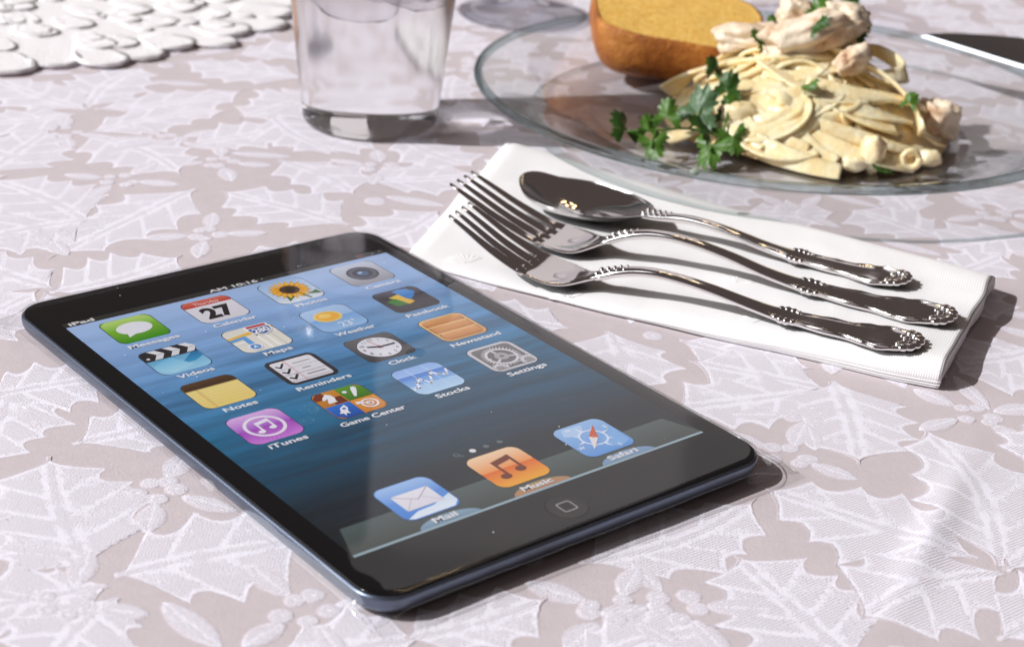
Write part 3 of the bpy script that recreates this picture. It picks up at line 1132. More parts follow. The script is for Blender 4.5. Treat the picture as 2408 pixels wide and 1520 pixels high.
for k, (nm, fn, wd) in enumerate(ICONS):
    xc, yc = -42.35 + 28.2 * (k % 4), 65.6 - 25.2 * (k // 4)
    a = Art(cx=xc, cy=yc, k=8.55)
    a.clip(-1, 1, (52, 60, 72), e=1.03)
    fn(a)
    a.build('app_icon', screen, LOOK[nm])
    a = Art(z0=ZS + 0.1)
    a.text(nm, xc + 0.5, yc - 11.35, 2.2, (232, 234, 240), wd, 0.024)
    a.build('icon_caption', screen)
for xc, nm, fn, wd in ((-30.4, 'Mail', icon_mail, 7.4), (0.2, 'Music', icon_music, 10.4), (31.0, 'Safari', icon_safari, 10.4)):
    a = Art(z0=ZS + 0.12, cx=xc, cy=-65.2, k=8.9)
    fn(a)
    a.build('app_icon', screen, LOOK[nm])
    a = Art(z0=ZS + 0.16)
    a.text(nm, xc + 0.4, -76.9, 2.2, (226, 228, 232), wd, 0.024)
    a.build('icon_caption', screen)

# home button: shallow dish with a ring and a printed square
pr = [(0.05, ZT + 0.03), (2.5, ZT + 0.03), (4.6, ZT + 0.035), (5.3, ZT + 0.05), (5.45, ZT + 0.08), (5.6, ZT + 0.085), (5.75, ZT + 0.05), (5.9, ZT + 0.0)]
vv, ff = revolve(pr, 48, 0, -89.9)
home = obj('home_button', vv, ff, m_bezel, tablet)
a = Art(z0=ZT + 0.06)
a.rr(-2.35, -92.25, 2.35, -87.55, 0.9, (150, 148, 150))
a.rr(-1.9, -91.8, 1.9, -88.0, 0.6, (10, 10, 11))
a.build('square_mark', home)

# --- clear film wrap
GLINTS = ((-27.5, -8.5, 3.4), (-31.5, -14.0, 2.6), (20.8, 5.0, 3.4))      # small crumples that catch the sun
m_film = bpy.data.materials.new('clear_film')
m_film.use_nodes = True
t = NT(m_film)
t.t.nodes.remove(t.b)
out = t.t.nodes['Material Output']
tr = t.n('ShaderNodeBsdfTransparent')
tr.inputs['Color'].default_value = (0.975, 0.975, 0.98, 1)
gl = t.n('ShaderNodeBsdfGlossy')
gl.inputs['Roughness'].default_value = 0.03
fr = t.n('ShaderNodeFresnel')
both_sides(t, fr, 1.5)
v = t.coords()
crump = None
for gx, gy, gr_ in GLINTS:
    vd = t.n('ShaderNodeVectorMath', operation='DISTANCE')
    t.l(v, vd.inputs[0])
    vd.inputs[1].default_value = (gx, gy, ZT + 0.55)
    mk = t.math('MULTIPLY_ADD', vd.outputs['Value'], -1.0 / gr_, 1.0, clamp=True)
    crump = mk if crump is None else t.math('MAXIMUM', crump, mk)
bn = t.bump(t.math('MULTIPLY', t.noise(v, 0.9, 3, 0.7), crump), 1.6)
t.l(bn, gl.inputs['Normal'])
mx = t.n('ShaderNodeMixShader')
t.l(t.math('MULTIPLY', fr.outputs[0], 1.0), mx.inputs[0])
t.l(tr.outputs[0], mx.inputs[1]); t.l(gl.outputs[0], mx.inputs[2])
t.l(mx.outputs[0], out.inputs['Surface'])

FU, FV = 120, 160
fv = []
FX, FY = BW + 3.0, BH + 2.4


def film_pt(u, w):
    x, y = u * FX, w * FY
    # the spare film pulled out at two corners
    k_ = smoothstep(0.80, 1.0, u) * smoothstep(0.80, 1.0, -w) + 0.8 * smoothstep(0.84, 1.0, -u) * smoothstep(0.84, 1.0, w)
    x += math.copysign(4.2, u) * k_
    y += math.copysign(2.0, w) * k_
    # rounded-rectangle distance outside the device
    qx, qy = abs(x) - (BW - 10), abs(y) - (BH - 10)
    d = math.hypot(max(qx, 0), max(qy, 0)) + min(max(qx, qy), 0) - 10
    z = ZT + 0.55
    z += 0.16 * nz(x / 60.0, y / 60.0, 2.0)
    # creases fanning out of the corners and along the bottom edge
    e = smoothstep(-16, -1, d)
    z += e * 0.22 * nz(x / 45.0 + 3, (y + 100) / 12.0, 4.0) * smoothstep(-60, -100, y)
    z += e * 0.15 * nz(x / 11.0, y / 45.0, 8.0) * smoothstep(40, 66, abs(x))
    if d > -1.5:
        s = smoothstep(-1.5, 5.6, d)
        flat = 3.0 + 0.5 * nz(x / 12, y / 12, 6)
        z = z * (1 - s) + flat * s
        # the welded seam droops to the cloth
        z -= 1.6 * smoothstep(5, 12, d)
    return (x, y, max(z, 0.5))


for j in range(FV):
    w = -1 + 2 * j / (FV - 1)
    w = math.copysign(1 - (1 - abs(w)) ** 1.35, w)
    for i in range(FU):
        u = -1 + 2 * i / (FU - 1)
        u = math.copysign(1 - (1 - abs(u)) ** 1.35, u)
        fv.append(film_pt(u, w))
film = obj('plastic_film', fv, grid_faces(FV, FU), m_film, tablet)
m_seam = bpy.data.materials.new('film_seam')
m_seam.use_nodes = True
t = NT(m_seam)
t.t.nodes.remove(t.b)
out = t.t.nodes['Material Output']
tr = t.n('ShaderNodeBsdfTransparent')
gl = t.n('ShaderNodeBsdfGlossy')
gl.inputs['Roughness'].default_value = 0.15
mx = t.n('ShaderNodeMixShader')
mx.inputs[0].default_value = 0.16
t.l(tr.outputs[0], mx.inputs[1]); t.l(gl.outputs[0], mx.inputs[2])
t.l(mx.outputs[0], out.inputs['Surface'])
ring = [film_pt(-1 + 2 * k / 60, -1) for k in range(61)] + [film_pt(1, -1 + 2 * k / 90) for k in range(1, 91)] + \
       [film_pt(1 - 2 * k / 60, 1) for k in range(1, 61)] + [film_pt(-1, 1 - 2 * k / 90) for k in range(1, 91)]
vv, ff = tube(ring, 0.14, 6)
obj('film_seam', vv, ff, m_seam, film)

# a little dust on the film
m_dust = mat('dust', (0.85, 0.83, 0.82), 0.9)
dr = random.Random(3)
parts = []
for k in range(26):
    x, y = dr.uniform(-62, 62), dr.uniform(-96, 96)
    u_, w_ = x / FX, y / FY
    p_ = film_pt(u_, w_)
    r0_ = dr.uniform(0.10, 0.26)
    parts.append(([(p_[0] + r0_ * math.cos(a_ * 1.05), p_[1] + r0_ * math.sin(a_ * 1.05), p_[2] + 0.05) for a_ in range(6)], [tuple(range(6))]))
V, F = [], []
for v_, f_ in parts:
    n0 = len(V)
    V += v_
    F += [tuple(n0 + i for i in q_) for q_ in f_]
tag(obj('dust', V, F, m_dust, film, smooth=False), kind='stuff')

# ------------------------------------------------------------------ napkin
m_nap = mat('paper_napkin', (0.87, 0.85, 0.845), 0.9, spec=0.15)
t = NT(m_nap)
uvn = t.n('ShaderNodeUVMap').outputs[0]
mp = t.n('ShaderNodeMapping')
mp.inputs['Scale'].default_value = (1, 1, 1)
t.l(uvn, mp.inputs['Vector'])
uv = mp.outputs['Vector']
rib = t.wave(uv, 0.36, 0.15, 1.0, direction='X')
rib2 = t.wave(uv, 0.36, 0.15, 1.0, direction='Y')
sep = t.n('ShaderNodeSeparateXYZ')
t.l(uv, sep.inputs[0])
right = t.math('MULTIPLY_ADD', sep.outputs['X'], 0.5, -79.0, clamp=True)      # waffle border from 158 mm on
far = t.math('MULTIPLY_ADD', sep.outputs['Y'], 0.5, -34.0, clamp=True)        # ribbed far border
brd = t.math('MAXIMUM', right, far)
hgt = t.math('ADD', t.math('MULTIPLY', t.math('MULTIPLY', rib, brd), 1.0), t.math('MULTIPLY', t.math('MULTIPLY', rib2, right), 0.8))
hgt = t.math('ADD', hgt, t.math('MULTIPLY', t.noise(uv, 0.12, 3, 0.6), 2.0))
t.l(t.bump(hgt, 0.055), t.b.inputs['Normal'])
nap = empty('paper_napkin', (100, 110, 0), 0, 'folded white paper napkin with embossed shells, under the forks and spoon', 'napkin')
NA, NB, NC, ND = Vector((1, 106.5)), Vector((34, 246)), Vector((212, 114)), Vector((176.5, 31))


def nap_xy(u, w):
    p = (NA * (1 - u) + ND * u) * (1 - w) + (NB * (1 - u) + NC * u) * w
    n_ = Vector((0.05, -1.0)) * (3.0 * math.sin(math.pi * u) * (1 - w))
    p = p + n_
    return p + Vector((nz(w * 5, u * 3, 2), nz(u * 6, w * 3, 5))) * 1.3


def nap_top(u, w):
    z = 2.4 + 5.6 * smoothstep(0.30, 1.0, u) + 0.9 * smoothstep(0.88, 1, u) * math.sin(w * 9.0 + 0.8)
    z += 0.7 * nz(u * 5, w * 4, 1.0) + 0.25 * nz(u * 16, w * 8, 2.0)
    ed = min(w, 1 - w) * 95
    z *= 0.35 + 0.65 * math.sqrt(max(0.0, 1 - (1 - min(1, ed / 7.0)) ** 2))
    z *= 0.45 + 0.55 * smoothstep(0, 0.03, u)
    return z


NU, NW = 110, 60
nv, nuv = [], []
LV = (0.0, 0.18, 0.22, 0.30, 0.48, 0.52, 0.60, 0.80, 0.84, 1.0)
INS = (0.9, 0.4, 1.1, 0.3, 0.5, 1.2, 0.2, 0.0, 0.5, 0.0)
for j in range(NW):
    w = j / (NW - 1)
    w = 0.5 - 0.5 * math.cos(math.pi * w) * (0.55 + 0.45 * abs(math.cos(math.pi * w)))
    for i in range(NU):
        u = i / (NU - 1)
        p = nap_xy(u, w)
        nv.append((p.x, p.y, nap_top(u, w)))
        nuv.append((u * 205, w * 105))
nf = grid_faces(NW, NU)
# side walls show the folded layers
loop = [i for i in range(NU)] + [j * NU + NU - 1 for j in range(1, NW)] + [(NW - 1) * NU + i for i in range(NU - 2, -1, -1)] + [j * NU for j in range(NW - 2, 0, -1)]
ctr = Vector((106, 124))
prev = loop
for lv, ins in list(zip(LV, INS))[::-1][1:]:
    cur = []
    for q in loop:
        x, y, z = nv[q]
        dv = (ctr - Vector((x, y))).normalized() * ins
        cur.append(len(nv))
        nv.append((x + dv.x, y + dv.y, 0.05 + (z - 0.05) * lv))
        nuv.append(nuv[q])
    for k in range(len(loop)):
        k2 = (k + 1) % len(loop)
        nf.append((prev[k2], prev[k], cur[k], cur[k2]))
    prev = cur
no = obj('folded_sheet', nv, nf, m_nap, nap, (100, 110, 0))
uvl = no.data.uv_layers.new(name='UVMap')
for lp in no.data.loops:
    uvl.data[lp.index].uv = nuv[lp.vertex_index]


def nap_uw(px, py):
    """nearest u,w of a world point on the napkin (coarse search)"""
    best = None
    for i in range(41):
        for j in range(41):
            p = nap_xy(i / 40, j / 40)
            d = (p.x - px) ** 2 + (p.y - py) ** 2
            if best is None or d < best[0]:
                best = (d, i / 40, j / 40)
    return best[1], best[2]


def nap_z(px, py):
    return nap_top(*nap_uw(px, py))


# embossed shells and scallop garlands
def shell(cx, cy, ang, r):
    v_, f_ = [], []
    na_, nr_ = 37, 5
    u0, w0 = nap_uw(cx, cy)
    for i in range(nr_):
        q = r * (0.12 + 0.88 * i / (nr_ - 1))
        for k in range(na_):
            an = ang + math.radians(-70 + 140 * k / (na_ - 1))
            rid = 0.5 + 0.5 * math.cos(k * math.pi / 2.0)
            qq = q * (1 + 0.05 * rid * (i == nr_ - 1))
            x, y = cx + qq * math.cos(an), cy + qq * math.sin(an)
            edge = i == nr_ - 1 or k in (0, na_ - 1)
            v_.append((x, y, nap_z(x, y) + (-0.15 if edge else 0.10 + 0.28 * rid * i / (nr_ - 1))))
    obj('embossed_shell', v_, grid_faces(nr_, na_), m_nap, nap, (100, 110, 0))


shell(24, 104, math.radians(115), 9)
shell(124, 64, math.radians(150), 8)
shell(118, 96, math.radians(60), 7)
shell(60, 80, math.radians(100), 7)

# ------------------------------------------------------------------ cutlery
m_steel = mat('polished_steel', (0.80, 0.765, 0.755), 0.075, metal=1.0)
t = NT(m_steel)
t.l(t.bump(t.noise(t.coords(), 0.09, 2, 0.5), 0.06), t.b.inputs['Normal'])


def place(o_xy, ang):
    c_, s_ = math.cos(ang), math.sin(ang)
    return lambda s, d, z: (o_xy[0] + c_ * s - s_ * d, o_xy[1] + s_ * s + c_ * d, z)


def sweep(P, tab, n_st, ncs=20, rim=None, cup=None):
    """closed bar: tab rows are (s, z centre, half width, half thickness)"""
    s0, s1 = tab[0][0], tab[-1][0]
    v_ = []
    for i in range(n_st):
        s = s0 + (s1 - s0) * i / (n_st - 1)
        zc, hw, ht = interp(tab, s)
        hw, ht = max(hw, 0.05), max(ht, 0.05)
        cp = cup(s) if cup else 0.0
        for k in range(ncs):
            a_ = 2 * math.pi * k / ncs
            ca, sa = math.cos(a_), math.sin(a_)
            x = math.copysign(abs(ca) ** 0.7, ca)
            y = math.copysign(abs(sa) ** 0.8, sa)
            d = x * hw
            z = zc + y * ht + cp * (x * x - 0.3)
            if rim:
                z += rim(s, x) * (1 if y > 0 else 0.3)
            v_.append(P(s, d, z))
    f_ = grid_faces(n_st, ncs, close_c=True)
    f_.append(tuple(range(ncs))[::-1])
    f_.append(tuple(range((n_st - 1) * ncs, n_st * ncs)))
    return v_, f_


def ball(c, r, sq=(1, 1, 1), nu=10, nv_=7):
    v_ = []
    for i in range(nv_ + 1):
        th = math.pi * i / nv_
        for k in range(nu):
            a_ = 2 * math.pi * k / nu
            v_.append((c[0] + r * sq[0] * math.sin(th) * math.cos(a_), c[1] + r * sq[1] * math.sin(th) * math.sin(a_), c[2] + r * sq[2] * math.cos(th)))
    return v_, grid_faces(nv_ + 1, nu, close_c=True)


def join(parts):
    V, F = [], []
    for v_, f_ in parts:
        n0 = len(V)
        V += list(v_)
        F += [tuple(n0 + i for i in q) for q in f_]
    return V, F


def handle_parts(P, prof, s_neck, s_end, wmax, t_par, origin, mid):
    """prof: rows (s, z); builds the shaped handle with its moulded border"""
    L = s_end - s_neck

    def hw(s):
        u = (s - s_neck) / L
        w = interp([(0.0, 3.6), (0.06, 3.1), (0.14, 2.35), (0.35, 2.6), (0.50, 3.3), (0.565, 4.0), (0.60, 5.0), (0.64, 4.3), (0.72, wmax * 0.66),
                    (0.79, wmax * 0.70), (0.88, wmax * 1.0), (0.94, wmax * 0.90), (0.975, wmax * 0.60), (1.0, 0.35)], u)[0]
        if u > 0.80:
            w += 0.35 * abs(math.sin((u - 0.80) * 52)) * (1 if u < 0.985 else 0)
        return w

    rows = []
    n_ = 90
    for i in range(n_):
        s = s_neck + L * i / (n_ - 1)
        u = i / (n_ - 1)
        z = interp(prof, s)[0]
        ht = interp([(0.0, 1.5), (0.15, 1.5), (0.4, 1.45), (0.65, 1.25), (0.9, 1.1), (1.0, 0.7)], u)[0]
        rows.append((s, z, hw(s), ht))

    def rim(s, x):
        u = (s - s_neck) / L
        edge = smoothstep(0.74, 0.90, abs(x))
        k = smoothstep(0.54, 0.62, u)
        dish = -0.30 * (1 - abs(x) ** 2) * k
        sc = 0.0
        if u > 0.80:
            sc = 0.35 * math.sin((u - 0.80) * 52) * edge
        return dish + edge * (0.45 * k + 0.12) + sc

    v_, f_ = sweep(P, rows, 220, 26, rim)
    obj('handle', v_, f_, m_steel, t_par, origin)
    parts = []
    r_ = random.Random(int(s_end))
    # beads on the neck
    for k in range(5):
        s = s_neck + 0.5 + k * 2.3
        z = interp(prof, s)[0]
        for sg in (-1, 1):
            parts.append(ball(P(s, sg * (hw(s) * 0.62), z + 1.15), 1.05 - 0.1 * k))
        if k < 3:
            parts.append(ball(P(s + 1.0, 0, z + 1.45), 0.9))
    # scroll halfway down
    for k in range(4):
        s = s_neck + L * (0.575 + 0.018 * k)
        z = interp(prof, s)[0]
        for sg in (-1, 1):
            parts.append(ball(P(s, sg * hw(s) * 0.92, z + 0.5), 1.35 - 0.18 * abs(k - 1.5), (1.15, 1.0, 1.0)))
    for sg in (-1, 1):
        pts = []
        for k in range(30):
            u = 0.60 + 0.385 * k / 29
            s = s_neck + L * u
            pts.append(P(s, sg * hw(s) * 0.90, interp(prof, s)[0] + 0.95))
        parts.append(tube(pts, 0.55, 7, lambda q: 0.6 + 0.4 * math.sin(q * 14) ** 2))
    # leaf and petals at the very end
    for k in range(7):
        an = math.radians(-84 + 28 * k)
        s = s_end - 5.0 + 4.2 * math.cos(an)
        d = 6.6 * math.sin(an) * wmax / 9.0
        parts.append(ball(P(s, d, interp(prof, s)[0] + 0.75), 1.55, (1.25, 1.05, 0.75)))
    for k in range(5):
        an = math.radians(-56 + 28 * k)
        s = s_end - 8.4 + 3.6 * math.cos(an)
        d = 4.3 * math.sin(an) * wmax / 9.0
        parts.append(ball(P(s, d, interp(prof, s)[0] + 0.7), 0.95, (1.4, 0.9, 0.7)))
    v_, f_ = join(parts)
    orn = obj('moulded_border', v_, f_, m_steel, t_par, origin)
    orn['kind'] = 'stuff'


def make_fork(name, label, tip_xy, ang, prof, root, neck, end, tine_w, wmax, group):
    P = place(tip_xy, ang)
    o0 = (*P((root + neck) / 2, 0, 0)[:2], 0)
    tf = empty(name, o0, 0, label, 'fork', group)
    # palm: from tine roots to the neck
    rows = []
    for u, w in ((-0.16, 1.0), (0.0, 1.02), (0.25, 1.04), (0.45, 0.98), (0.62, 0.80), (0.78, 0.52), (0.9, 0.36), (1.05, 0.30)):
        s = root + (neck - root) * u
        rows.append((s, interp(prof, s)[0], w * tine_w, 0.85 + 0.4 * max(0, u)))
    v_, f_ = sweep(P, rows, 46, 28, None, lambda s: 1.3 * (1 - smoothstep(root + 2, neck, s)) + 0.2)
    obj('palm', v_, f_, m_steel, tf, o0)
    # four tines
    for k in range(4):
        dc = tine_w * (-0.79 + 1.58 * k / 3)
        rows = []
        for i in range(12):
            u = i / 11
            s = root - 1.5 + (0 - root + 1.5) * u
            z = interp(prof, max(s, 0))[0]
            rows.append((s, z, (1 - 0.62 * u ** 1.5) * tine_w * 0.225, 1.0 - 0.5 * u))
        v_ = []
        ncs = 12
        for i, (s, z, hw_, ht_) in enumerate(rows):
            u = i / 11
            dd = dc * (1 - 0.10 * u)
            cupz = 1.3 * ((dc / tine_w) ** 2 - 0.3) * (1 - u)
            for q in range(ncs):
                a_ = 2 * math.pi * q / ncs
                ca, sa = math.cos(a_), math.sin(a_)
                v_.append(P(s, dd + hw_ * math.copysign(abs(ca) ** 0.7, ca), z + cupz + ht_ * math.copysign(abs(sa) ** 0.7, sa)))
        f_ = grid_faces(12, ncs, close_c=True)
        f_.append(tuple(range(ncs))[::-1]); f_.append(tuple(range(11 * ncs, 12 * ncs)))
        obj('tine', v_, f_, m_steel, tf, o0, flip=True)
    handle_parts(P, prof, neck, end, wmax, tf, o0, 0)
    return tf


GR = 'silver cutlery on the napkin'
a1 = math.radians(-23.2)
tip1 = (53.7 - 36.6 * math.cos(a1), 93.1 - 36.6 * math.sin(a1))
make_fork('salad_fork', 'shorter silver fork in front, nearest the tablet, with moulded handle on the napkin', tip1, a1,
          [(0, 21.0), (8, 16.6), (16, 12.2), (24, 8.6), (31, 6.2), (38, 5.0), (46, 5.5), (54, 8.4), (62, 11.6), (72, 13.6), (82, 13.6), (94, 12.4), (108, 10.2),
           (120, 8.8), (132, 8.6), (146, 8.6), (156, 9.2), (165, 9.8)], 31.0, 53.5, 164.5, 10.6, 8.6, GR)
a2 = math.radians(-24.9)
tip2 = (65.3 - 51.1 * math.cos(a2), 121.2 - 51.1 * math.sin(a2))
make_fork('dinner_fork', 'longer silver fork lying between the front fork and the spoon on the napkin', tip2, a2,
          [(0, 20.0), (10, 15.6), (20, 11.2), (30, 7.6), (38, 5.6), (46, 4.9), (53, 5.8), (60, 9.2), (68, 13.0), (78, 15.4), (90, 15.6), (104, 13.8), (120, 10.6),
           (135, 8.9), (148, 8.5), (164, 8.5), (174, 9.2), (185, 9.9)], 40.0, 60.5, 184.5, 11.6, 9.2, GR)

# spoon
a3 = math.radians(-29.8)
sp0 = (88.6 - 53.5 * math.cos(a3), 145.9 - 53.5 * math.sin(a3))
P = place(sp0, a3)
o0 = (*P(28, 0, 0)[:2], 0)
spoon = empty('table_spoon', o0, 0, 'silver spoon with deep oval bowl, nearest the glass plate on the napkin', 'spoon', GR)


def bowl_surf(off):
    v_ = []
    nr_, na_ = 16, 48
    for i in range(nr_):
        q = i / (nr_ - 1) * (1.0 + 0.0 * off) + 1e-3
        for k in range(na_):
            a_ = 2 * math.pi * k / na_
            ca, sa = math.cos(a_), math.sin(a_)
            L_ = 28.5 if ca < 0 else 27.5
            wid = 17.8 * (1.0 - 0.10 * ca - 0.08 * ca * ca)
            s = 28.0 + q * L_ * ca
            d = q * wid * sa
            rimz = 9.6 + 3.4 * smoothstep(10, -2, s) + 0.9 * smoothstep(40, 56, s)
            z = rimz - (1 - q * q) * 7.0 * (1 - 0.15 * ca) - off * (1.0 if q < 0.98 else 0.35)
            v_.append(P(s, d, z))
    return v_, grid_faces(nr_, na_, close_c=True)


va, fa = bowl_surf(0.0)
vb, fb = bowl_surf(1.0)
n0 = len(va)
V = va + vb
F = fa + [tuple(n0 + i for i in q)[::-1] for q in fb]
for k in range(48):
    k2 = (k + 1) % 48
    b0 = 15 * 48
    F.append((b0 + k, n0 + b0 + k, n0 + b0 + k2, b0 + k2))
obj('bowl', V, F, m_steel, spoon, o0, flip=False)
handle_parts(P, [(52, 9.2), (56, 9.4), (62, 10.2), (70, 11.4), (80, 11.4), (90, 10.4), (102, 8.8), (114, 8.0), (126, 7.9), (138, 8.2), (148, 9.0), (156, 9.7)],
             52.5, 155.0, 7.8, spoon, o0, 0)

# ------------------------------------------------------------------ glass things


def thin_glass(name, tint, ior=1.5, gloss=0.0, edge=None, rough=0.0, haze=0.0, bumpy=0.0):
    """clear glass wall: lets light straight through, mirrors by the Fresnel law"""
    m = bpy.data.materials.new(name)
    m.use_nodes = True
    q = NT(m)
    q.t.nodes.remove(q.b)
    out_ = q.t.nodes['Material Output']
    tr_ = q.n('ShaderNodeBsdfTransparent')
    gl_ = q.n('ShaderNodeBsdfGlossy')
    gl_.inputs['Roughness'].default_value = 0.02 + rough
    fr_ = q.n('ShaderNodeFresnel')
    both_sides(q, fr_, ior)
    lw = q.n('ShaderNodeLayerWeight')
    lw.inputs['Blend'].default_value = 0.5
    fc = q.math('POWER', lw.outputs['Facing'], 3.0)
    q.l(q.mix(fc, (*tint, 1), (*(edge or tint), 1)), tr_.inputs['Color'])
    if bumpy:
        b_ = q.bump(q.noise(q.coords(), 0.05, 2, 0.5), bumpy)
        q.l(b_, gl_.inputs['Normal']); q.l(b_, fr_.inputs['Normal'])
    mx_ = q.n('ShaderNodeMixShader')
    q.l(q.math('ADD', fr_.outputs[0], gloss, clamp=True), mx_.inputs[0])
    q.l(tr_.outputs[0], mx_.inputs[1]); q.l(gl_.outputs[0], mx_.inputs[2])
    last = mx_
    if haze:
        df = q.n('ShaderNodeBsdfDiffuse')
        df.inputs['Color'].default_value = (0.85, 0.84, 0.9, 1)
        m2 = q.n('ShaderNodeMixShader')
        m2.inputs[0].default_value = haze
        q.l(mx_.outputs[0], m2.inputs[1]); q.l(df.outputs[0], m2.inputs[2])
        last = m2
    q.l(last.outputs[0], out_.inputs['Surface'])
    return m


# --- plate
m_plate = thin_glass('plate_glass', (0.99, 0.99, 0.99), 1.36, edge=(0.86, 0.89, 0.88), bumpy=0.15)
m_rim = thin_glass('plate_rim_glass', (0.62, 0.70, 0.70), 1.5, edge=(0.10, 0.18, 0.20))
PC = (151.0, 287.0)
plate = empty('glass_plate', (PC[0], PC[1], 0), 0, 'large clear glass dinner plate with greenish rim under the pasta and bread', 'plate')
prof = [(0.5, 3.2), (60, 3.2), (78, 3.4), (81, 4.2), (83, 5.0), (85.5, 4.8), (88, 5.8), (94, 8.0), (104, 12.4), (116, 17.0), (126, 20.2), (131.0, 21.4)]
vv, ff = revolve(prof, 128)
obj('upper_surface', vv, ff, m_plate, plate)
prof = [(0.5, 1.0), (60, 1.0), (74, 0.9), (77, 0.3), (80, 0.3), (83, 1.2), (88, 2.2), (94, 4.4), (104, 8.8), (116, 13.4), (126, 16.8), (131.0, 18.6)]
vv, ff = revolve(prof, 128)
obj('under_surface', vv, ff, m_plate, plate, flip=True)
prof = []
for k in range(17):
    an = math.radians(-100 + 205 * k / 16)
    prof.append((131.2 + 2.9 * math.cos(an), 20.2 + 1.75 * math.sin(an)))
vv, ff = revolve(prof, 160)
obj('rim', vv, ff, m_rim, plate)

# --- drinking glass
GC = (-26.5, 264.0)
m_glass = mat('tumbler_glass', (0.985, 0.985, 0.99), 0.0, spec=0.5, Transmission_Weight=1.0, IOR=1.42)
m_water = thin_glass('water', (0.985, 0.98, 0.99), 1.12, edge=(0.93, 0.92, 0.95))        # water against the glass around it
t = NT(m_glass)                                    # beaded with fine condensation above the clear base
sep = t.n('ShaderNodeSeparateXYZ')
v = t.coords()
t.l(v, sep.inputs[0])
up_ = t.math('MULTIPLY_ADD', sep.outputs['Z'], 0.14, -1.5, clamp=True)
t.l(t.math('MULTIPLY', up_, t.math('MULTIPLY_ADD', t.noise(v, 0.05, 3, 0.6), 0.11, 0.09)), t.b.inputs["Roughness"])
tum = empty('water_glass', (GC[0], GC[1], 0), 0, 'clear tumbler of iced water standing behind the tablet, left of the glass plate', 'drinking glass')
GH, WH = 105.0, 84.0


def r_out(z):
    return 29.9 + 10.2 * (z - 8) / (GH - 8)


prof = [(0.1, 3.0), (8, 2.9), (15, 2.3), (20, 1.5), (24.0, 0.5), (26.8, 0.3), (28.6, 1.2), (29.4, 3.0), (29.9, 8)]
prof += [(r_out(8 + (GH - 8) * k / 8), 8 + (GH - 8) * k / 8) for k in range(1, 9)]
prof += [(39.6, GH + 0.7), (38.6, GH)]
prof += [(r_out(z) - 1.6, z) for z in (100, 95, 90, 86)] + [(r_out(85) - 2.2, WH + 0.4), (30, WH), (0.1, WH)]
vv, ff = revolve(prof, 128)
tb_ = obj('tumbler', vv, ff, m_glass, tum)
tb_.cycles.is_caustics_caster = True
vv, ff = revolve([(0.1, WH + 0.25), (30, WH + 0.25), (r_out(WH) - 2.6, WH + 0.3)], 96, GC[0], GC[1])
water = obj('water', vv, ff, m_water, None)
tag(water, 'still surface of the clear water in the tumbler behind the tablet', 'water', kind='thing')
m_ice = thin_glass('ice', (0.97, 0.97, 0.985), 1.14, edge=(0.84, 0.84, 0.88), rough=0.15)


def blob(c, r, seed, amp=0.18, fr_=1.3, sq=(1, 1, 1), box=0.0, nu=28, nv_=18, rot=None):
    v_ = []
    for i in range(nv_ + 1):
        th = math.pi * i / nv_
        for k in range(nu):
            a_ = 2 * math.pi * k / nu
            d = Vector((math.sin(th) * math.cos(a_), math.sin(th) * math.sin(a_), math.cos(th)))
            if box:
                m_ = max(abs(d.x), abs(d.y), abs(d.z))
                d = d * ((1 - box) + box / m_)
            q = 1 + amp * noise.noise(d * fr_ + Vector((seed * 3.1, seed, 0))) + amp * 0.4 * noise.noise(d * fr_ * 3 + Vector((seed, 2, seed)))
            p = Vector((d.x * sq[0], d.y * sq[1], d.z * sq[2])) * (r * q)
            if rot:
                p = rot @ p
            v_.append((c[0] + p.x, c[1] + p.y, c[2] + p.z))
    return v_, grid_faces(nv_ + 1, nu, close_c=True)


for k, (c_, r_, rz) in enumerate((((-32, 260, 63), 14, 0.4), ((-12, 262, 66), 12, 1.1), ((-22, 280, 68), 13, 0.1))):
    vv, ff = blob(c_, r_, k + 2, 0.10, 1.2, (1, 1, 0.85), 0.6, rot=Matrix.Rotation(rz, 3, 'Z') @ Matrix.Rotation(0.4, 3, 'X'))
    o = obj('ice_cube', vv, ff, m_ice, None, flip=True)
    tag(o, ('largest ice cube at front left of the tumbler', 'ice cube at the right side of the tumbler', 'ice cube at the back of the tumbler')[k], 'ice cube', 'ice cubes in the water glass')

# --- foot of a stemmed glass at the top edge
m_stem = thin_glass('stemware_glass', (0.95, 0.95, 0.97), 1.5, edge=(0.45, 0.45, 0.52))
sg_ = empty('stemmed_glass', (36, 462, 0), 0, 'foot of a clear stemmed glass behind the tumbler at the back edge', 'stemmed glass')
vv, ff = revolve([(0.2, 0.4), (30, 0.4), (34.0, 0.8), (35.0, 1.8), (34.2, 2.8), (28, 3.4), (16, 4.6), (8, 7.5), (5.2, 13), (4.6, 20)], 72)
obj('foot', vv, ff, m_stem, sg_)
vv, ff = revolve([(4.6, 20), (4.2, 40), (4.2, 70), (6.5, 84), (18, 96), (30, 112), (36, 132), (37, 160)], 48)
obj('stem', vv, ff, m_stem, sg_)

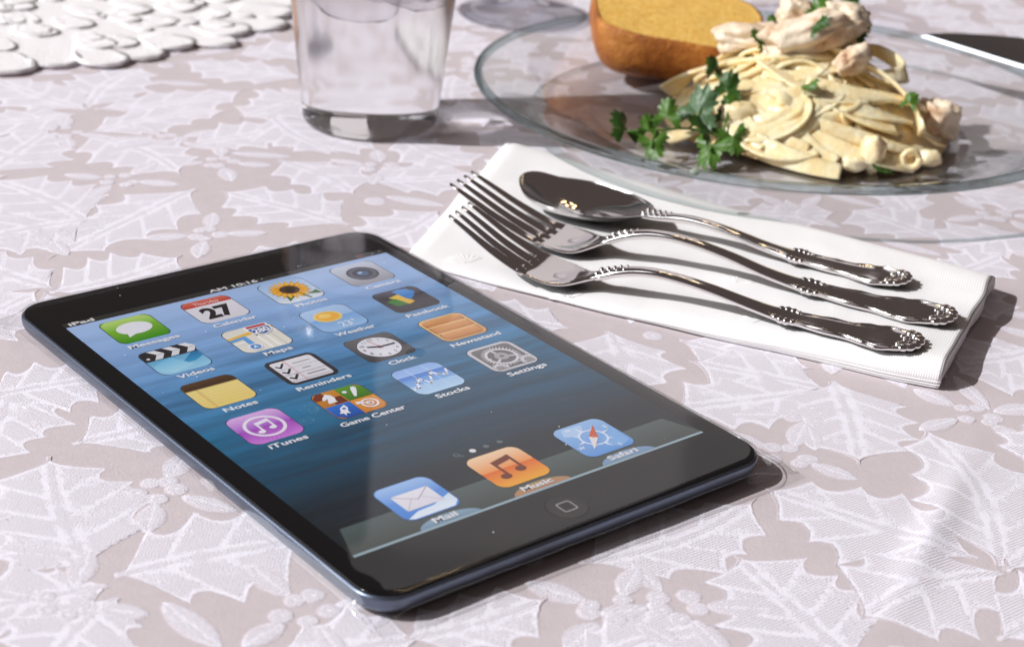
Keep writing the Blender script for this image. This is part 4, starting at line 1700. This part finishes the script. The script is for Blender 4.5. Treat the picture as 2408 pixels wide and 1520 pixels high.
# ------------------------------------------------------------------ bread
m_crust = mat('bread_crust', (0.45, 0.17, 0.04), 0.45, spec=0.35)
t = NT(m_crust)
v = t.coords()
q = t.noise(v, 0.055, 4, 0.6)
c = t.ramp(q, [(0.30, (0.20, 0.055, 0.012)), (0.50, (0.43, 0.14, 0.024)), (0.72, (0.64, 0.27, 0.055))])
t.l(c, t.b.inputs['Base Color'])
t.l(t.bump(t.noise(v, 0.30, 4, 0.7), 1.3), t.b.inputs['Normal'])
m_crumb = mat('bread_crumb', (0.72, 0.47, 0.14), 0.85, spec=0.15)
t = NT(m_crumb)
v = t.coords()
q = t.noise(v, 0.30, 4, 0.7)
c = t.ramp(q, [(0.28, (0.66, 0.30, 0.05)), (0.40, (0.84, 0.48, 0.10)), (0.55, (0.90, 0.57, 0.15)), (0.75, (0.94, 0.68, 0.25))])
t.l(c, t.b.inputs['Base Color'])
t.l(t.bump(t.noise(v, 0.6, 3, 0.7), 0.7), t.b.inputs['Normal'])
BC = Vector((112.0, 366.0))
bread = empty('bread_piece', (BC.x, BC.y, 0), 0, 'thick piece of golden bread with browned crust on the back of the plate', 'bread')
BA, BB, BN = 42.5, 41.0, 96


def bread_top(x, y):
    return 31.0 - 0.10 * (x - BC.x) + 0.10 * (y - BC.y) + 0.5 * nz(x / 14, y / 14, 3)


def bread_out(a_, q):
    """outline at azimuth a_, inset factor q"""
    ca, sa = math.cos(a_), math.sin(a_)
    x = math.copysign(abs(ca) ** 0.55, ca) * BA
    y = math.copysign(abs(sa) ** 0.55, sa) * BB
    return BC.x + x * q, BC.y + y * q


bv = []
lv = [(0.03, 0.0), (0.50, 0.0), (0.76, 0.03), (0.88, 0.10), (0.95, 0.22), (0.985, 0.38), (1.0, 0.56), (1.005, 0.76), (1.0, 0.92), (0.99, 0.985), (0.975, 1.012), (0.955, 1.015)]
for q, h in lv:
    for k in range(BN):
        a_ = 2 * math.pi * k / BN
        x, y = bread_out(a_, q * (1 + 0.035 * nz(math.cos(a_) * 2.6, math.sin(a_) * 2.6, h * 2)))
        zt = bread_top(x, y)
        # the side toward the plate's middle sits lower in the well
        zb = 6.0 + 5.5 * smoothstep(-10, 40, (y - BC.y) * 0.9 - (x - BC.x) * 0.5)
        bv.append((x, y, zb + (zt - zb) * h))
crust = obj('crust', bv, grid_faces(len(lv), BN, close_c=True), m_crust, bread, (BC.x, BC.y, 0))
bv = []
for i in range(26):
    q = 0.96 * (1 - i / 25) + 0.004
    for k in range(BN):
        x, y = bread_out(2 * math.pi * k / BN, q)
        bv.append((x, y, bread_top(x, y) + 0.12 * nz(x / 3.0, y / 3.0, 1) - 0.2 * (i > 0)))
obj('crumb', bv, grid_faces(26, BN, close_c=True), m_crumb, bread, (BC.x, BC.y, 0))

# ------------------------------------------------------------------ pasta
m_pasta = mat('cream_noodle', (0.86, 0.68, 0.40), 0.20, spec=0.5, coat=0.45, Subsurface_Weight=0.4, Subsurface_Scale=0.003)
m_pasta.node_tree.nodes['Principled BSDF'].inputs['Subsurface Radius'].default_value = (1.0, 0.7, 0.35)
t = NT(m_pasta)
v = t.coords()
q = t.noise(v, 0.10, 3, 0.6)
c = t.ramp(q, [(0.28, (0.89, 0.65, 0.31)), (0.5, (0.95, 0.78, 0.47)), (0.72, (0.96, 0.86, 0.62))])
t.l(c, t.b.inputs['Base Color'])
t.l(t.bump(t.noise(v, 0.34, 3, 0.6), 0.6), t.b.inputs['Normal'])
m_sauce = mat('cream_sauce', (0.86, 0.66, 0.36), 0.3, spec=0.5)
MC = Vector((164.0, 278.0))
MA, MB, MH = 67.0, 57.0, 21.0


def dome(x, y):
    r2 = ((x - MC.x) / MA) ** 2 + ((y - MC.y) / MB) ** 2
    z = 4.0 + MH * max(0.0, 1 - r2 ** 1.2)
    z -= 5.0 * smoothstep(20, 60, x - MC.x) * max(0, 1 - r2)
    z += 14.0 * math.exp(-((x - 158) / 26.0) ** 2 - ((y - 293) / 22.0) ** 2)
    return z


pasta = empty('pasta_serving', (MC.x, MC.y, 0), 0, 'heap of creamy fettuccine noodles on the glass plate', 'pasta')
sv = []
for i in range(20):
    q = 0.93 * i / 19 + 0.002
    for k in range(56):
        a_ = 2 * math.pi * k / 56
        x, y = MC.x + MA * q * math.cos(a_), MC.y + MB * q * math.sin(a_)
        sv.append((x, y, max(3.5, dome(x, y) - 1.2 + 2.0 * nz(x / 9, y / 9, 2))))
obj('sauce', sv, grid_faces(20, 56, close_c=True), m_sauce, pasta, (MC.x, MC.y, 0))


def ribbon(path, w, th, tw0, tw1, r_, name='noodle', parent=pasta, m=m_pasta):
    P_ = catmull(path, 7)
    n_ = len(P_)
    v_ = []
    ncs = 10
    for i, p in enumerate(P_):
        T = (P_[min(i + 1, n_ - 1)] - P_[max(i - 1, 0)]).normalized()
        up_ = Vector(((p.x - MC.x) / MA, (p.y - MC.y) / MB, 0.75)).normalized()
        W_ = T.cross(up_)
        if W_.length < 1e-3:
            W_ = Vector((1, 0, 0))
        W_.normalize()
        N_ = W_.cross(T)
        u = i / (n_ - 1)
        an = tw0 + (tw1 - tw0) * u + 0.30 * math.sin(u * 6 + tw0 * 9)
        Wd = W_ * math.cos(an) + N_ * math.sin(an)
        Nd = N_ * math.cos(an) - W_ * math.sin(an)
        k_ = min(1, 0.82 + 4 * min(u, 1 - u))
        for k in range(ncs):
            a_ = 2 * math.pi * k / ncs
            ca, sa = math.cos(a_), math.sin(a_)
            x = math.copysign(abs(ca) ** 0.55, ca) * w / 2 * k_
            y = math.copysign(abs(sa) ** 0.8, sa) * th / 2
            y += 0.10 * w * (x / (w / 2)) ** 2 * math.sin(tw0 * 5)        # a little trough across the strip
            v_.append(p + Wd * x + Nd * y)
    for q_ in v_:
        if q_.z < 3.9:
            q_.z = 3.9 + 0.1 * (q_.z - 3.9)
    f_ = grid_faces(n_, ncs, close_c=True)
    f_.append(tuple(range(ncs))[::-1]); f_.append(tuple(range((n_ - 1) * ncs, n_ * ncs)))
    return obj(name, [tuple(q_) for q_ in v_], f_, m, parent, (MC.x, MC.y, 0))


r_ = random.Random(21)
NN = 84
for k in range(NN):
    # arcs wound round the heap, each strip lying on the ones before it
    a_ = r_.uniform(0, 6.283)
    q = math.sqrt(r_.random()) * 0.62
    c_ = Vector((MC.x + MA * q * math.cos(a_), MC.y + MB * q * math.sin(a_)))
    R_ = r_.uniform(14, 34)
    sp_ = r_.uniform(2.0, 4.4) * r_.choice((-1, 1))
    s0 = r_.uniform(0, 6.28)
    lift = -1.5 + 5.5 * k / NN
    path = []
    n_ = 9
    lim_ = r_.uniform(0.84, 0.97)
    for i in range(n_):
        u = i / (n_ - 1)
        an = s0 + sp_ * u
        rr_ = R_ * (1 - 0.30 * u)
        x, y = c_.x + rr_ * math.cos(an), c_.y + rr_ * 0.85 * math.sin(an)
        r2 = ((x - MC.x) / MA) ** 2 + ((y - MC.y) / MB) ** 2
        if r2 > lim_ ** 2:
            f_ = lim_ / math.sqrt(r2)
            x, y = MC.x + (x - MC.x) * f_, MC.y + (y - MC.y) * f_
        z = dome(x, y) + lift + 0.9 * math.sin(u * 5 + s0)
        path.append((x, y, max(z, 5.0 + 0.03 * k)))
    ribbon(path, r_.uniform(6.6, 9.2), r_.uniform(1.8, 2.4), r_.uniform(-0.6, 0.6), r_.uniform(-0.7, 0.7), r_)
# the noodles one can follow with the eye along the front
HERO = [
    ([(121, 262, 18), (128, 246, 14), (142, 232, 9.5), (158, 223, 6.5), (172, 219.5, 5.5)], 10.5, -0.5, 0.1),
    ([(132, 268, 29), (142, 254, 24), (152, 240, 17), (162, 229, 10), (170, 224, 7)], 9.5, 0.3, -0.3),
    ([(141, 276, 38), (156, 262, 32), (174, 252, 27), (190, 250, 23), (204, 256, 19)], 9.0, 0.2, 0.4),
    ([(168, 288, 43), (184, 276, 40), (198, 268, 34), (207, 260, 25), (209, 250, 16)], 9.5, 0.1, 0.9),
    ([(160, 262, 33), (178, 258, 31), (196, 262, 29), (210, 270, 24), (218, 280, 17)], 8.5, -0.2, 0.2),
    ([(150, 248, 22), (166, 240, 19), (184, 238, 16), (200, 240, 12), (212, 247, 8)], 8.0, -0.3, 0.3),
    ([(160, 238, 16), (174, 230, 12), (190, 228, 9), (204, 232, 7)], 8.0, 0.4, -0.2),
    ([(104, 300, 12), (112, 292, 24), (124, 290, 30), (136, 292, 33)], 10.0, 0.9, 0.1),
    ([(108, 278, 10), (116, 270, 20), (128, 272, 28), (140, 280, 35)], 9.0, 0.7, -0.4),
    ([(122, 296, 26), (134, 300, 34), (148, 302, 39), (162, 302, 40)], 9.5, 0.6, 0.0),
    ([(90, 254, 5.5), (104, 250, 7), (118, 252, 12), (128, 258, 18)], 8.0, -0.2, 0.3),
    ([(178, 292, 42), (192, 296, 41), (202, 288, 38), (204, 276, 36), (194, 268, 36)], 8.5, 0.5, 0.2),
]
for pth, w_, t0, t1 in HERO:
    ribbon([(x_, y_, 5 + (z_ - 5) * 0.90) for x_, y_, z_ in pth], w_, 2.2, t0, t1, r_)
# the rolled end facing the camera, and a fat fold beside it
pts = [(202 + 3.3 * math.cos(k / 20 * 6.5), 231 - 0.15 * k, 9.8 + 3.3 * math.sin(k / 20 * 6.5)) for k in range(21)]
vv, ff = tube(pts, 1.5, 8)
obj('noodle', vv, ff, m_pasta, pasta, (MC.x, MC.y, 0))
for k, (c_, rad, sq) in enumerate((((186, 230, 11), 6.5, (0.8, 0.9, 1.25)), ((131, 250, 19), 6.5, (1.3, 0.8, 0.8)), ((178, 226, 7.5), 4.2, (1.3, 0.8, 0.8)), ((212, 240, 7.5), 4.5, (1.2, 1, 0.8)))):
    vv, ff = blob(c_, rad, 40 + k, 0.22, 1.4, sq)
    obj('noodle', vv, ff, m_pasta, pasta, (MC.x, MC.y, 0))

# ------------------------------------------------------------------ chicken
m_chick = mat('chicken', (0.78, 0.50, 0.32), 0.42, spec=0.4, Subsurface_Weight=0.1, Subsurface_Scale=0.002)
t = NT(m_chick)
v = t.coords()
q = t.noise(v, 0.10, 4, 0.6)
c = t.ramp(q, [(0.27, (0.30, 0.12, 0.05)), (0.36, (0.66, 0.44, 0.27)), (0.50, (0.84, 0.69, 0.51)), (0.75, (0.90, 0.81, 0.67))])
t.l(c, t.b.inputs['Base Color'])
t.l(t.bump(t.noise(v, 0.28, 4, 0.65), 0.8), t.b.inputs['Normal'])
for k, (c_, r0, sq, rz, ry, lb) in enumerate((
        ((163, 284, 46), 11, (2.05, 0.85, 0.75), 0.25, -0.28, 'long pale chicken chunk on top of the pasta'),
        ((157, 296, 51), 8, (1.1, 0.9, 0.95), 0.2, 0.3, 'small chicken piece with a brown spot behind the long chunk'),
        ((179, 294, 49), 10, (1.2, 0.9, 0.9), -0.3, 0.2, 'chicken piece at the right end of the long chunk, under dark parsley'),
        ((137, 300, 38.5), 10, (1.55, 0.95, 0.62), -0.1, -0.1, 'flat chicken piece next to the bread'),
        ((180, 270, 39.5), 7, (1.35, 0.75, 0.75), 0.5, -0.5, 'small forked chicken bit above the swirl of noodles'),
        ((221, 274, 14), 8.5, (1.0, 1.1, 1.15), 0.4, 0.1, 'chicken piece low on the right side of the pasta'))):
    rot = Matrix.Rotation(rz, 3, 'Z') @ Matrix.Rotation(ry, 3, 'Y')
    vv, ff = blob(c_, r0 * 0.92, 60 + k, 0.36, 1.5, sq, 0.35, 36, 24, rot)
    o = obj('chicken_piece', vv, ff, m_chick)
    tag(o, lb, 'chicken', 'chicken pieces on the pasta')

# ------------------------------------------------------------------ parsley
m_pars = [mat('parsley_green', cl, 0.42, spec=0.4) for cl in ((0.03, 0.085, 0.010), (0.065, 0.15, 0.016), (0.08, 0.15, 0.065))]
for m in m_pars:
    t = NT(m)
    b0 = tuple(t.b.inputs['Base Color'].default_value)
    q = t.noise(t.coords(), 0.25, 3, 0.6)
    t.l(t.mix(q, tuple(0.65 * x for x in b0[:3]), tuple(min(1, 1.35 * x) for x in b0[:3])), t.b.inputs['Base Color'])
    t.l(t.bump(t.noise(t.coords(), 0.4, 3, 0.6), 0.5), t.b.inputs['Normal'])


def parsley_leaf(name, c_, size, yaw, pitch, roll, seed, m, parent=None, origin=(0, 0, 0), full=True):
    r = random.Random(seed)
    na_ = 97
    v_ = []
    rings = (0.0, 0.35, 0.7, 1.0)
    rot = Matrix.Rotation(yaw, 3, 'Z') @ Matrix.Rotation(pitch, 3, 'X') @ Matrix.Rotation(roll, 3, 'Y')
    ph = r.uniform(0, 1)
    for q in rings:
        for k in range(na_):
            th = math.radians(-140 + 280 * k / (na_ - 1))
            lobe = (0.5 + 0.5 * math.cos(th * (2.7 if full else 2.2))) ** 0.6
            teeth = 0.5 + 0.5 * math.cos(th * 17 + ph)
            rr_ = size * (0.44 + 0.46 * lobe + 0.15 * teeth) * (1 + 0.14 * nz(k * 0.35, seed, 0)) * (1 - 0.16 * abs(th) / 2.4)
            x, y = q * rr_ * math.sin(th), q * rr_ * math.cos(th)
            z = -0.16 * (q * rr_) ** 2 / size + 0.22 * size * q * nz(x / size * 2 + seed, y / size * 2, 4) + 0.10 * size * q * math.cos(th * 3.2)
            p = rot @ Vector((x, y, z))
            v_.append((c_[0] + p.x, c_[1] + p.y, c_[2] + p.z))
    return obj(name, v_, grid_faces(4, na_), m, parent, origin)


so = (105.0, 240.0, 4.0)
sprig = empty('parsley_sprig', so, 0, 'dark green parsley sprig with several leaves at the front left of the pasta', 'parsley')
SPR = [((83, 239, 11.5), 6.4, 0.5, 0.7, 0.3, 0), ((93, 238, 12.5), 4.6, 0.1, 0.9, 0.2, 1), ((95, 231, 9.5), 5.4, 3.3, -0.7, 0.3, 1),
       ((100, 239, 18.5), 5.2, 0.0, 1.1, -0.3, 1), ((113, 245, 19.0), 8.0, -0.7, 1.05, 0.25, 2), ((120.7, 266, 32), 4.4, 0.3, 1.0, 0.3, 0),
       ((126.0, 255, 27.0), 5.4, -0.4, 1.15, 0.2, 0), ((127, 247, 20.0), 5.0, 0.1, 1.2, -0.3, 1), ((117, 237, 14.5), 6.2, 1.1, 0.65, 0.1, 0),
       ((119.0, 229, 10.0), 6.6, 2.7, -0.85, 0.1, 1), ((128, 235, 13.0), 5.2, 3.6, -1.0, 0.4, 1)]
for k, (c_, sz, yw, pt, rl, mi) in enumerate(SPR):
    parsley_leaf('leaf', c_, sz * 1.6, yw, pt, rl, 5 + k, m_pars[mi], sprig, so)
for pth in ([(84, 239, 11), (96, 238, 12.5), (110, 240, 13.5), (124, 237, 12)], [(110, 240, 13.5), (113, 243, 17), (115, 247, 23)], [(124, 237, 12), (126, 246, 19), (126, 254, 26), (121, 264, 31)],
            [(124, 237, 12), (120, 231, 10), (118, 226, 9)], [(96, 238, 12.5), (95, 233, 10.5), (94, 228, 8)]):
    vv, ff = tube(catmull(pth, 5), 0.55, 6)
    obj('stem', vv, ff, m_pars[1], sprig, so)
BITS = [((166.4, 291, 55.0), 6.6, -0.5, 0.7, 0.3, 1, 'bright parsley leaf on the small spotted chicken piece'), ((178.4, 297, 57.0), 6.0, -0.8, 0.5, 0.2, 0, 'dark parsley leaf at the very top of the chicken'),
        ((161.8, 275, 51.0), 6.4, -1.2, 0.75, 0.1, 0, 'oval parsley leaf lying on the long chicken chunk'), ((142.0, 281, 41.0), 6.2, 0.8, 0.9, 0.2, 1, 'parsley leaf hanging over the left end of the long chicken chunk'),
        ((148, 278, 37.5), 4.6, 2.6, -0.9, 0.2, 0, 'small dark parsley leaf below the left end of the long chunk'), ((182, 284, 45.5), 7.2, -0.4, 1.0, 0.3, 0, 'shaded parsley leaf at the right end of the long chunk'),
        ((159, 253, 31.0), 4.6, -1.4, 0.7, 0.1, 1, 'small bright parsley leaf in the middle of the noodles'), ((203, 253, 27.0), 4.4, -0.6, 0.8, 0.2, 1, 'bright parsley leaf on the right side of the noodles'),
        ((149.6, 304, 44.0), 4.4, 0.2, 0.7, 0.1, 1, 'parsley leaf between the flat chicken piece and the long chunk'), ((191, 222, 6.6), 5.0, 1.4, 0.4, 0.1, 0, 'dark parsley bit under the front edge of the noodles')]
for k, (c_, sz, yw, pt, rl, mi, lb) in enumerate(BITS):
    o = parsley_leaf('parsley_leaf', c_, sz * 1.3, yw, pt, rl, 50 + k, m_pars[mi], None, (0, 0, 0), False)
    tag(o, lb, 'parsley', 'parsley leaves on the pasta')

# a drop of sauce on the front of the plate rim
vv, ff = blob((106.5, 164.5, 20.6), 1.7, 91, 0.15, 1.5, (1.1, 1, 0.8))
o = obj('sauce_drop', vv, ff, mat('white_sauce', (0.84, 0.80, 0.68), 0.25))
tag(o, 'white drop of sauce on the front rim of the plate', 'sauce drop')

# ------------------------------------------------------------------ knife resting on the back rim
m_blade = mat('knife_steel', (0.62, 0.63, 0.66), 0.10, metal=1.0)
kn = empty('dinner_knife', (262, 352, 0), 0, 'dark shining knife resting on the right back rim of the plate', 'knife')
kd = Vector((0.64, -0.77, 0.0)).normalized()
kw = Vector((0.77, 0.64, 0.62)).normalized()
knl = kd.cross(kw).normalized()
k0 = Vector((232.5, 383.0, 22.8))
kv = []
for i in range(40):
    u = i / 39
    s = 125 * u
    wd = 17 * min(1.0, (u * 2.6) ** 0.7) if u < 0.38 else 17
    th = 0.9
    for d_, n_ in ((0, 0), (1.2, th), (wd * 0.6, th * 1.1), (wd, th), (wd, -th), (wd * 0.5, -th), (1.5, -th)):
        kv.append(tuple(k0 + kd * s + kw * min(d_, wd) + knl * n_))
kf = grid_faces(40, 7, close_c=True)
kf.append(tuple(range(7))); kf.append(tuple(range(39 * 7, 40 * 7))[::-1])
obj('blade', kv, kf, m_blade, kn, (262, 352, 0), smooth=False)
vv, ff = tube([tuple(k0 + kd * (124 + 8 * k) + kw * (15 - 0.3 * k)) for k in range(13)], 6.0, 12, lambda u: 0.75 + 0.35 * u)
obj('handle', vv, ff, m_steel, kn, (262, 352, 0))

# ------------------------------------------------------------------ crochet doily at the back left
m_doily = mat('crochet_cotton', (0.86, 0.81, 0.78), 0.95, spec=0.1)
t = NT(m_doily)
v = t.coords()
q = t.noise(v, 0.5, 3, 0.65)
t.l(t.mix(q, (0.90, 0.86, 0.86), (0.96, 0.94, 0.95)), t.b.inputs['Base Color'])
t.l(t.bump(t.noise(v, 0.8, 3, 0.7), 0.9), t.b.inputs['Normal'])
DC = Vector((-262, 470))
doily = empty('crochet_doily', (DC.x, DC.y, 0), 0, 'cream crocheted doily with scalloped edge at the back left of the table', 'doily')


def petal(r0, r1, a_, hw_, z0, th):
    """one crocheted scallop: a thick, slightly cupped fan"""
    v_ = []
    ni, nj = 8, 9
    for side in (1, 0):
        for i in range(ni):
            u = i / (ni - 1)
            for j in range(nj):
                w = -1 + 2 * j / (nj - 1)
                wid = hw_ * math.sin(math.pi * (0.12 + 0.66 * u)) ** 0.8 * (1 if u < 0.75 else math.sqrt(max(0.02, 1 - ((u - 0.75) / 0.27) ** 2)))
                r = r0 + (r1 - r0) * u
                an = a_ + w * wid / r1
                rim_ = 0.3 * smoothstep(0.55, 1.0, max(abs(w), u))
                z = z0 + (th + rim_ + 0.5 * nz(r / 2.5, an * 80, 1) + 0.6 * u * u if side else 0.1)
                v_.append((DC.x + r * math.cos(an), DC.y + r * math.sin(an), z))
    f_ = grid_faces(ni, nj) + [tuple(ni * nj + q_ for q_ in g)[::-1] for g in grid_faces(ni, nj)]
    lp = [j for j in range(nj)] + [i * nj + nj - 1 for i in range(1, ni)] + [(ni - 1) * nj + j for j in range(nj - 2, -1, -1)] + [i * nj for i in range(ni - 2, 0, -1)]
    for k in range(len(lp)):
        a2_, b2_ = lp[k], lp[(k + 1) % len(lp)]
        f_.append((b2_, a2_, ni * nj + a2_, ni * nj + b2_))
    return v_, f_


gv = []
for i in range(30):
    r = 20 + 150 * i / 29
    for k in range(90):
        a_ = math.radians(-100 + 125 * k / 89)
        gv.append((DC.x + r * math.cos(a_), DC.y + r * math.sin(a_), 1.35 + 0.5 * nz(r / 3, a_ * 50, 2) - 0.5 * (i == 29)))
obj('crochet_ground', gv, grid_faces(30, 90), m_doily, doily, (DC.x, DC.y, 0))
r_ = random.Random(4)
k = 0
a_ = math.radians(-96)
while a_ < math.radians(22):                                   # the scalloped edge
    hw_ = r_.uniform(9, 16)
    vv, ff = petal(150 + r_.uniform(-6, 6), 184 + r_.uniform(-7, 7), a_, hw_, 0.3 + 0.4 * (k % 2), 0.7)
    obj('crochet_scallop', vv, ff, m_doily, doily, (DC.x, DC.y, 0))
    a_ += 1.55 * hw_ / 184
    k += 1
for k in range(70):                                            # shells of the inner rounds
    r0 = r_.uniform(40, 146)
    vv, ff = petal(r0, r0 + r_.uniform(12, 26), math.radians(r_.uniform(-95, 20)), r_.uniform(4, 11), 0.75 + r_.uniform(0, 0.5), 0.6)
    obj('crochet_scallop', vv, ff, m_doily, doily, (DC.x, DC.y, 0))

for o in (ground, *[c_ for c_ in cloth.children if c_.name.startswith('woven')]):
    o.cycles.is_caustics_receiver = True
